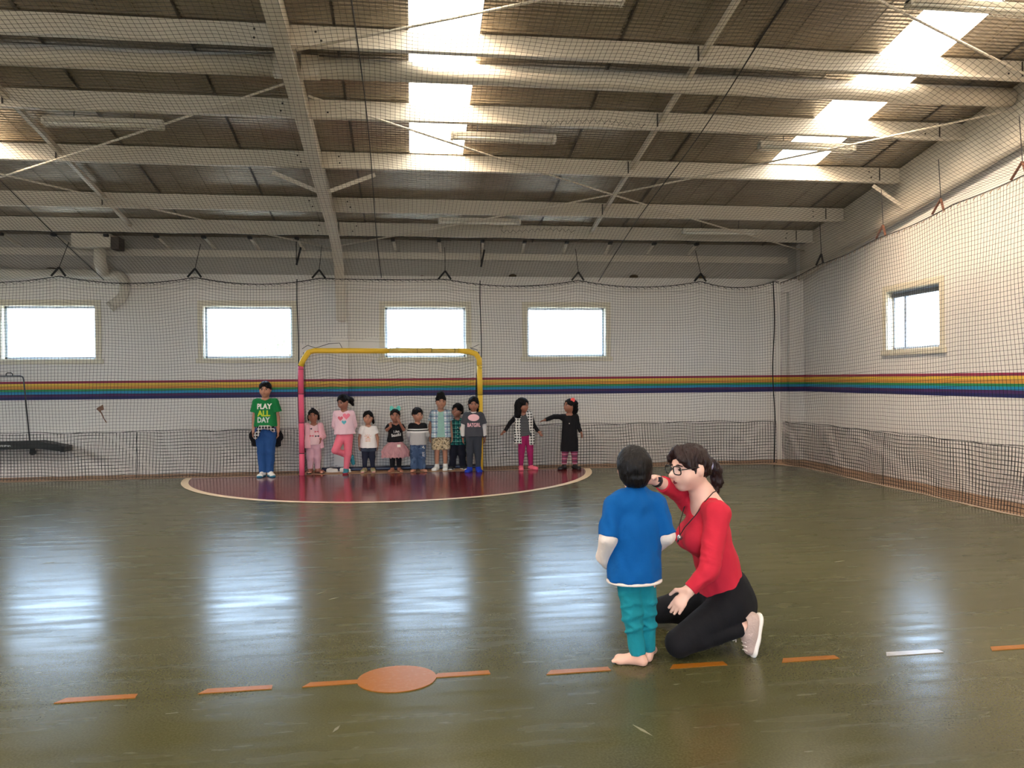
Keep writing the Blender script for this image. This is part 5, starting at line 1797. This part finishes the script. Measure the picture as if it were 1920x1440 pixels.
for a in range(8):
    S.ell(k.T(-.42 + .12 * a, .28 + .1 * (a % 2), -.80 + .07 * (a % 3)), np.array((.11, .12, .13)) * k.hh, .02)
k.hair(S)

# 11 girl in the black dress pointing left
k = Kid('person', 'girl in a black dress with a coral hair flower stretching her arm out', (2.485, 11.94, 0), 1.115, .200, leg=.46, stance=.085, feet_dir=((-.75, -.7), (.45, -1)), hyaw=-1.15, hpitch=-.04, htilt=.04)
k.elbow[-1] = V3(-.238, -.01, .845); k.wrist[-1] = V3(-.405, -.06, .795); k.handdir[-1] = V3(-.95, -.1, -.3); k.palm[-1] = V3(.1, -.3, -1)
k.elbow[1] = V3(.145, .03, .700); k.wrist[1] = V3(.185, -.01, .585); k.handdir[1] = V3(.25, -.1, -.95); k.palm[1] = V3(-1, -.4, 0)
k.hcurl = {-1: .35, 1: .5}
k.body(smile=1.0)
k.trousers(bands('mauve_fair_isle', [(-1, (150, 62, 92)), (.30, (206, 160, 176)), (.42, (132, 56, 84)), (.8, (92, 74, 92))], rep=.075), .92, t=.008, name='leggings', wrinkle=.0015)
k.top(M_BLACKC, .295, .97, t=.010, name='dress', wrinkle=.003, neck=1.1)
MB().ball((-.02, -.093, .735), .009, 8, 6).build('dress_button', M_WIRE, k.root)
k.socks(mat('black_shoe', (26, 24, 26), .4), 'shoe', t=.009, up=-.012)
S = hair_cap(k.T, k.Rm, k.hh, 1.03, .40, -.3, .32)
S.cone(k.T(0, .38, .15), k.T(.0, .48, -.30), .075, .06, .03); S.cone(k.T(0, .48, -.30), k.T(.05, .42, -.75), .06, .03, .03)
k.hair(S)
fl_ = empty('hair_flower'); fl_.parent = k.root
MC = mat('coral_petal', (246, 96, 92), .6, var=.1)
c0 = V3(*k.hc) + V3(.045, -.055, .092)
for a in range(6):
    MB().ball(tuple(c0 + V3(.022 * math.cos(a * 1.047), 0, .022 * math.sin(a * 1.047))), (.017, .009, .017), 8, 6).build('petal', MC, fl_, smooth=True)
MB().ball(tuple(c0 + V3(0, -.008, 0)), .010, 8, 6).build('flower_centre', MC, fl_, smooth=True)

# pair of white shoes left against the wall
for dx, a in ((-1.235, .25), (-1.035, -.15)):
    o = tag(empty('white_shoe', (dx, 12.33, 0.0), R(80) + a), 'white slip-on shoe lying %s behind the pink leggings' % ('further left' if dx < -1.1 else 'closer'), 'shoe', 'white shoes by the wall')
    S = Shape().cone((0, .06, .032), (0, -.06, .026), .034, .030, .02); S.cone((0, .05, .045), (0, .03, .05), .026, .03, .02); S.plane((0, 0, .002), (0, 0, -1))
    S.cone((0, .055, .075), (0, .02, .075), .022, .018, .004, mode='-')
    S.build('upper', mat('white_canvas', (232, 228, 220), .6), o, .005)
    MB().extrude([(.036 * math.cos(t), .0 + .10 * math.sin(t)) for t in np.linspace(0, 2 * math.pi, 18, endpoint=False)], .0, .012, place=lambda a_, b_, x_: (a_, b_, x_)).build('sole', mat('white_rubber', (222, 218, 210), .5), o)

# ---------------------------------------------------------------- boy seen from behind
k = Kid('person', 'boy seen from behind in a blue T-shirt over white sleeves and teal trousers', (1.115, 3.76, 0), 1.10, .208, rz=math.pi, build=1.0, leg=.44, skin=M_SKIN3, vox=.005, bare=True, hyaw=-.10, hpitch=.05)
k.neck = V3(.005, .012, .872)
for i in (-1, 1):
    k.sh[i] = V3(i * .112, .01, .815)
k.elbow[1] = V3(.150, .045, .655); k.wrist[1] = V3(.145, -.045, .540); k.handdir[1] = V3(-.5, -.7, -.5); k.palm[1] = V3(-.3, .3, -1)
k.elbow[-1] = V3(-.150, .03, .655); k.wrist[-1] = V3(-.120, -.10, .560); k.handdir[-1] = V3(.5, -.7, -.4); k.palm[-1] = V3(.3, .3, -1)
k.hip[1] = V3(.040, 0, .47); k.hip[-1] = V3(-.050, 0, .47); k.pelvis = V3(-.005, 0, .50)
k.knee[1] = V3(.022, .0, .265); k.ankle[1] = V3(-.008, .015, .050)
k.knee[-1] = V3(-.062, -.03, .265); k.ankle[-1] = V3(-.078, -.045, .050)
k.fd[1] = V3(.92, -.40, 0); k.fd[-1] = V3(-.45, -.9, 0)
k.flen = .15
k.body(lips=(190, 110, 104))
MTR = cloth('teal_denim', (22, 128, 142), .14, bump=.35, bscale=30)
S = Shape()
S.cone((-.005, 0, .55), (-.005, 0, .47), .098, .095, .03, flat=((0, 1, 0), .8), cut='a')
for i in (-1, 1):
    S.cone(k.hip[i], k.knee[i], .064, .048, .018); S.cone(k.knee[i], k.ankle[i] + (0, 0, .005), .048, .040, .015, cut='b')
    for j_ in range(7):                                   # gathered folds round the knees
        z_ = .17 + .032 * j_ + .006 * (i + 1)
        t_ = (z_ - k.ankle[i][2]) / (k.knee[i][2] - k.ankle[i][2])
        c_ = k.ankle[i] + (k.knee[i] - k.ankle[i]) * t_ if t_ < 1 else k.knee[i] + (k.hip[i] - k.knee[i]) * (t_ - 1)
        S.ell(c_ + V3(.004 * (-1) ** j_, .006, 0), (.051 + .002 * t_, .051, .013), .012, rotm(0, .25 * (-1) ** j_, .3 * (-1) ** j_))
S.build('trousers', MTR, k.root, .005, wrinkle=.003)
MWH = cloth('offwhite_jersey', (226, 214, 206), .06, bump=.3, bscale=26)
for i in (-1, 1):
    S = Shape().cone(k.sh[i] + (k.elbow[i] - k.sh[i]) * .5, k.elbow[i], .046, .045, .02); S.cone(k.elbow[i], k.wrist[i] + (0, 0, 0), .046, .042, .02)
    if i > 0: S.cone(k.wrist[i], k.wrist[i] + V3(-.02, -.02, -.035), .040, .036, .02)
    S.build('sleeve', MWH, k.root, .005, wrinkle=.004)
S = Shape()
MBL = cloth('cobalt_cotton', (0, 82, 150), .08, bump=.3, bscale=14)
S.cone((0, .0, .79), (.0, .0, .66), .118, .130, .03, flat=((0, 1, 0), .72)); S.cone((0, 0, .66), (.005, 0, .432), .130, .140, .03, flat=((0, 1, 0), .78), cut='b')
S.cone((-.085, .008, .822), (.085, .008, .822), .046, .046, .03); S.cone((0, 0, .82), (0.004, .008, .862), .075, .052, .03)
for i in (-1, 1):
    S.cone(k.sh[i], k.sh[i] + (k.elbow[i] - k.sh[i]) * .98, .050, .056, .02, cut='b')
S.cone((.004, -.02, .862), (.004, -.02, .93), .046, .055, .006, mode='-')
sh = S.build('shirt', MBL, k.root, .005, wrinkle=.004)
S = Shape().cone((.005, 0, .434), (.005, 0, .419), .1425, .1425, .02, flat=((0, 1, 0), .785), cut='ab'); S.build('undershirt_hem', MWH, k.root, .005)
S = Shape()
for a in range(24):
    t_ = a * 2 * math.pi / 24
    S.cone((.004 + .049 * math.cos(t_), .006 + .044 * math.sin(t_), .872 - .012 * math.sin(-t_) * 0), (.004 + .049 * math.cos(t_ + .27), .006 + .044 * math.sin(t_ + .27), .872), .0075, .0075, .004)
S.build('collar_rib', MBL, k.root, .004)
S = Shape()
T, hh = k.T, k.hh
S.ell(T(0, .07, .13), np.array((.415, .48, .43)) * hh, .02, k.Rm); S.ell(T(0, .17, -.08), np.array((.385, .36, .36)) * hh, .04, k.Rm); S.cone(T(-.12, .30, -.30), T(.12, .30, -.30), .030, .030, .03)
S.ell(T(0, -.60, -.36), np.array((.31, .50, .60)) * hh, .012, k.Rm, mode='-')
for i in (-1, 1): S.ell(T(.43 * i, .01, -.12), np.array((.14, .17, .21)) * hh, .012, k.Rm, mode='-')
for j_ in range(26):                                      # strand tips along the nape
    a = -1.25 + 2.5 * j_ / 25
    S.cone(T(.33 * math.sin(a), .12 + .34 * math.cos(a), -.22), T(.30 * math.sin(a), .10 + .33 * math.cos(a), -.40 - .05 * ((j_ * 7) % 5) / 5 + .10 * abs(a)), .013, .005, .008)
S.build('hair', mat('straight_black_hair', (16, 12, 12), .42, var=.4, vscale=40, bump=.5, bscale=110, stretch=(1, 1, .12), spec=.22), k.root, .005, wrinkle=.002, wfreq=120)

# ---------------------------------------------------------------- kneeling woman
RW = V3(1.60, 3.95, 0)
wr = tag(empty('person', tuple(RW)), 'woman in a red top and black leggings kneeling beside the boy', 'person', 'people in the hall')
def W(x, y, z): return V3(x, y, z) - RW
MFAIR = mat('pale_rosy_skin', (232, 188, 170), .48, var=.06, vscale=12)
hhw = .232
hcw = W(1.468, 3.935, .965)
Rw = rotm(-math.pi / 2 + .30, .10, 0)                  # faces -X, a little towards the viewer
T = head_local(hcw, Rw, hhw)
S = Shape()
add_head(S, hcw, Rw, hhw, nose=1.35)
S.cone(W(1.555, 3.955, .79), T(0, .10, -.22), .056, .052, .03)
S.cone(W(1.60, 3.955, .74), W(1.555, 3.955, .82), .075, .055, .05)
pel, ch = W(1.675, 3.95, .275), W(1.575, 3.955, .62)
S.cone(pel, W(1.625, 3.95, .44), .135, .108, .05, flat=((1, 0, 0), .86)); S.cone(W(1.625, 3.95, .44), ch, .108, .125, .05, flat=((1, 0, 0), .82))
shN, shF = W(1.565, 3.80, .735), W(1.545, 4.11, .745)
S.cone(shN, shF, .05, .05, .05)
eN, wN = W(1.485, 3.715, .470), W(1.385, 3.725, .372)
eF, wF = W(1.425, 4.02, .835), W(1.262, 3.895, .912)
S.cone(shN, eN, .050, .040, .03); S.cone(eN, wN, .040, .027, .02); S.cone(shF, eF, .050, .042, .03); S.cone(eF, wF, .042, .028, .02)
hand(S, wN, V3(-.62, .02, -.75), V3(.35, .75, -.45), 1, .165, .35, .6)
hand(S, wF, V3(-.85, -.45, -.05), V3(.2, -.6, -.8), -1, .165, finger_curl=(.3, .9, 1.0, 1.1))
hN, hF = W(1.665, 3.86, .235), W(1.665, 4.05, .235)
kN, kF = W(1.352, 3.79, .082), W(1.425, 4.33, .085)
aN, aF = W(1.70, 3.79, .145), W(1.725, 4.05, .11)
for h_, k_, a_ in ((hN, kN, aN), (hF, kF, aF)):
    S.cone(h_, k_, .094, .060, .02); S.cone(k_, k_ + (a_ - k_) * .35, .050, .050, .01); S.cone(k_ + (a_ - k_) * .35, a_, .050, .034, .01)
S.cone(aN, W(1.748, 3.79, .168), .034, .030, .01); S.cone(W(1.752, 3.79, .165), W(1.752, 3.78, .07), .026, .020, .01)
S.cone(aF, W(1.765, 4.045, .10), .032, .024, .01)
S.plane((0, 0, .002), (0, 0, -1))
S.build('body', MFAIR, wr, .0042)
MH = mat('auburn_black_hair', (34, 15, 15), .42, var=.5, vscale=40, bump=.45, bscale=110, stretch=(1, 1, .2), spec=.3)
add_face(wr, T, Rw, hhw, lips=(136, 52, 58), hairc=MH, eye=.9)
MB().tube([T(-.07, -.42, -.262), T(0, -.435, -.272), T(.07, -.42, -.262)], [.004, .008, .004], 6).build('lips', mat('lips_136_52', (136, 52, 58), .4), wr, smooth=True)
MB().ball(tuple(T(0, -.418, -.243)), (.010, .010, .0055), 8, 6).build('mouth_gap', mat('dark_mouth', (60, 22, 24), .6), wr, smooth=True)
# red top with scoop neck
MRED = cloth('coral_red_jersey', (196, 40, 60), .07, bump=.22, bscale=16)
S = Shape(); t = .008
S.cone(W(1.668, 3.95, .265), W(1.625, 3.95, .44), .150, .117, .05, flat=((1, 0, 0), .88)); S.cone(W(1.625, 3.95, .44), ch, .117, .133, .05, flat=((1, 0, 0), .84))
S.cone(shN + (0, .02, .0), shF - (0, .02, 0), .064, .064, .05); S.cone(ch, W(1.565, 3.955, .80), .10, .062, .05)
S.ell(W(1.485, 3.89, .585), (.066, .066, .07), .06); S.ell(W(1.485, 4.015, .585), (.066, .066, .07), .06)
S.cone(shN + (.004, -.004, .006), eN, .066, .050, .03); S.cone(eN, wN + (eN - wN) * .06, .049, .036, .02, cut='b')
S.cone(shF, eF, .065, .050, .03); S.cone(eF, eF + (wF - eF) * .62, .050, .044, .02, cut='b')
for p, q in ((.55, .10), (.72, .2), (.85, -.15), (.30, .1)):      # gathers above the elbow
    c_ = shN + (eN - shN) * p
    S.ell(c_, (.053, .053, .010), .014, rotm(0, q, .35))
for j_ in range(4):
    c_ = eN + (wN - eN) * (.10 + .14 * j_)
    S.ell(c_, (.050 - .003 * j_, .050 - .003 * j_, .010), .012, rotm(.2, .2, -.6))
S.plane(W(1.60, 3.82, .274), V3(-.06, 0, -1.0))
S.cone(W(1.535, 3.945, .845), W(1.475, 3.935, .755), .074, .052, .012, mode='-')
top_w = S.build('top', MRED, wr, .0045, wrinkle=.0024, wfreq=44)
# leggings
MLG = cloth('black_stretch', (20, 20, 24), .1, bump=.15)
S = Shape()
S.cone(W(1.675, 3.95, .30), W(1.68, 3.95, .235), .140, .142, .04, flat=((1, 0, 0), .88))
S.ell(W(1.735, 3.90, .235), (.085, .09, .10), .05); S.ell(W(1.735, 4.0, .235), (.085, .09, .10), .05)
for h_, k_, a_ in ((hN, kN, aN), (hF, kF, aF)):
    S.cone(h_, k_, .106, .072, .03); S.cone(k_ + (0, 0, -.004), k_ + (a_ - k_) * .38, .060, .060, .006); S.cone(k_ + (a_ - k_) * .38, k_ + (a_ - k_) * .97, .060, .042, .006, cut='b')
S.plane((0, 0, .003), (0, 0, -1))
S.build('leggings', MLG, wr, .0045, wrinkle=.0012)
# trainers, toes tucked under
MSH = mat('taupe_knit_shoe', (186, 164, 156), .75, var=.12, vscale=60, bump=.4, bscale=120)
MSO = mat('white_foam_sole', (236, 230, 224), .5, var=.04)
MLA = mat('pale_lace', (222, 212, 204), .7)
def trainer(heel, toe, up_, ank, side_):
    heel, toe, up_ = [np.array(v_, float) for v_ in (heel, toe, up_)]
    d = (toe - heel); L_ = np.linalg.norm(d); d /= L_
    up_ = up_ - d * (up_ @ d); up_ /= np.linalg.norm(up_)
    o = empty('trainer'); o.parent = wr
    S = Shape()
    S.cone(heel + d * .03 + up_ * .045, heel + d * .10 + up_ * .050, .040, .042, .03); S.cone(heel + d * .10 + up_ * .045, toe - d * .04 + up_ * .030, .042, .032, .03)
    S.cone(heel + d * .045 + up_ * .05, ank + up_ * .012, .040, .042, .03, cut='b')
    S.cone(ank - (heel + d * .05 - ank) * .2, ank + (ank - heel - d * .05) * .6, .036, .042, .004, mode='-')
    u = S.build('upper', MSH, o, .0045)
    S = Shape().cone(heel + d * .03 + up_ * .006, heel + d * .12 + up_ * .006, .044, .040, .01, flat=(up_, .42)); S.cone(heel + d * .12 + up_ * .006, toe - d * .036 + up_ * .010, .042, .042, .01, flat=(up_, .40))
    S.build('sole', MSO, o, .0045)
    s_ = np.cross(d, up_)
    mb = MB()
    for j_ in range(5):
        c_ = heel + d * (.105 + .020 * j_) + up_ * (.088 - .006 * j_)
        mb.tube([c_ - s_ * .026 - up_ * .008, c_ + up_ * .003, c_ + s_ * .026 - up_ * .008 + d * .006], .0032, 5)
    c_ = heel + d * .10 + up_ * .095
    mb.tube([c_, c_ + s_ * .02 + up_ * .02, c_ + s_ * .015 + up_ * .035 + d * .02, c_ + s_ * .005 + up_ * .012], .0028, 5)
    mb.tube([c_, c_ + up_ * .012 + d * .03 + s_ * .02, c_ + up_ * .004 + d * .06 + s_ * .025], .0028, 5)
    mb.build('lace', MLA, o)
trainer(W(1.795, 3.79, .205), W(1.752, 3.775, -.008), V3(-1, 0, -.20), W(1.725, 3.79, .165), 1)
trainer(W(1.800, 4.06, .175), W(1.745, 4.00, .005), V3(-1, 0, -.35), W(1.735, 4.055, .135), 1)
# hair with parted fringe and ponytail
S = Shape()
S.ell(T(0, .07, .16), np.array((.395, .465, .405)) * hhw, .02, Rw); S.ell(T(0, .22, -.02), np.array((.335, .30, .32)) * hhw, .04, Rw)
S.ell(T(0, -.60, -.27), np.array((.33, .52, .60)) * hhw, .012, Rw, mode='-')
for i in (-1, 1): S.ell(T(.40 * i, -.02, -.12), np.array((.14, .17, .22)) * hhw, .014, Rw, mode='-')
for i in (-1, 1):                                         # fringe swept from the parting
    for j_ in range(5):
        S.cone(T(.03 * i, -.34 + .03 * j_, .47), T((.20 + .02 * j_) * i, -.385 + .05 * j_, .27 - .01 * j_), .016, .013, .012)
        S.cone(T((.20 + .02 * j_) * i, -.385 + .05 * j_, .27 - .01 * j_), T((.315 + .01 * j_) * i, -.235 + .06 * j_, .06), .013, .006, .010)
    S.cone(T(.335 * i, -.11, .08), T(.325 * i, -.10, -.16), .010, .004, .008)
S.cone(T(0, .42, .08), T(0, .60, .04), .024, .022, .012); S.cone(T(0, .60, .04), T(0, .74, -.16), .028, .036, .012); S.cone(T(0, .74, -.16), T(.0, .76, -.46), .036, .032, .012); S.cone(T(0, .76, -.46), T(0, .68, -.82), .032, .006, .012)
S.build('hair', MH, wr, .0045, wrinkle=.004, wfreq=110)
MB().tube([T(.0 + .14 * math.cos(a), .545 - .06 * math.sin(a) * .3, .02 + .14 * math.sin(a)) for a in np.linspace(0, 2 * math.pi, 15)], .008, 6).build('hair_tie', mat('lilac_scrunchie', (176, 176, 206), .7, var=.2, vscale=40), wr, smooth=True)
# glasses
gl = empty('glasses'); gl.parent = wr
MG = mat('black_acetate', (16, 16, 18), .25)
for i in (-1, 1):
    ring = []
    for a in np.linspace(0, 2 * math.pi, 25):
        ca, sa = math.cos(a), math.sin(a)
        rx, rz_ = .128, .098
        q = (abs(ca) ** 4 + abs(sa) ** 4) ** -.25 * .94
        ring.append(T((.165 + rx * q * ca) * i, -.475 + .10 * ((.165 + rx * q * ca)) ** 2 * 3, .025 + rz_ * q * sa))
    MB().tube(ring, .0034, 6, caps=False).build('rim', MG, gl, smooth=True)
    MB().add([tuple(T(.165 * i, -.465, .025))] + [tuple(p) for p in ring[:-1]], [(0, j_ + 1, (j_ + 1) % 24 + 1) for j_ in range(24)]).build('lens', M_GLASS, gl)
    MB().tube([T(.295 * i, -.435, .055), T(.355 * i, -.36, .06), T(.375 * i, .02, .05), T(.37 * i, .12, -.02)], .0032, 6).build('temple', MG, gl, smooth=True)
MB().tube([T(-.04, -.468, .05), T(0, -.485, .058), T(.04, -.468, .05)], .003, 6).build('bridge', MG, gl, smooth=True)
# watch, cord with whistle
d = (eF - wF); d /= np.linalg.norm(d)
S = Shape().cone(wF + d * .012, wF + d * .034, .033, .034, .004, cut='ab'); wa = S.build('watch', mat('black_watch_strap', (24, 26, 32), .4), wr, .0035)
MB().box((-.013, -.004, -.013), (.013, .006, .013)).build('watch_face', mat('dark_watch_glass', (30, 36, 50), .1), wa, loc=tuple(wF + d * .023 + V3(.0, -.034, .012)), bevel=.003)
cord = [W(1.610, 3.90, .845), W(1.575, 3.872, .84), W(1.53, 3.862, .80), W(1.475, 3.872, .72), W(1.425, 3.895, .655), W(1.405, 3.91, .612)]
cord2 = [W(1.610, 3.90, .845), W(1.605, 3.95, .86), W(1.56, 4.02, .845), W(1.47, 4.02, .74), W(1.418, 3.955, .66), W(1.405, 3.91, .612)]
nk = MB().tube(cord, .0028, 6).build('neck_cord', mat('dark_cord', (46, 30, 28), .7), wr, smooth=True)
MB().tube(cord2, .0028, 6).build('cord_far_side', mat('dark_cord', (46, 30, 28), .7), nk, smooth=True)
wh_ = MB().tube([W(1.405, 3.905, .600), W(1.405, 3.92, .600)], .013, 14).build('whistle', mat('silver_whistle', (200, 196, 190), .2, metal=.8), nk, smooth=True)
MB().bar(W(1.405, 3.912, .612), W(1.392, 3.912, .575), .010, .006).build('whistle_mouthpiece', mat('black_plastic', (14, 14, 14), .4), nk)
for i_, p in enumerate(((-.62, .02, -.75),)):
    pass
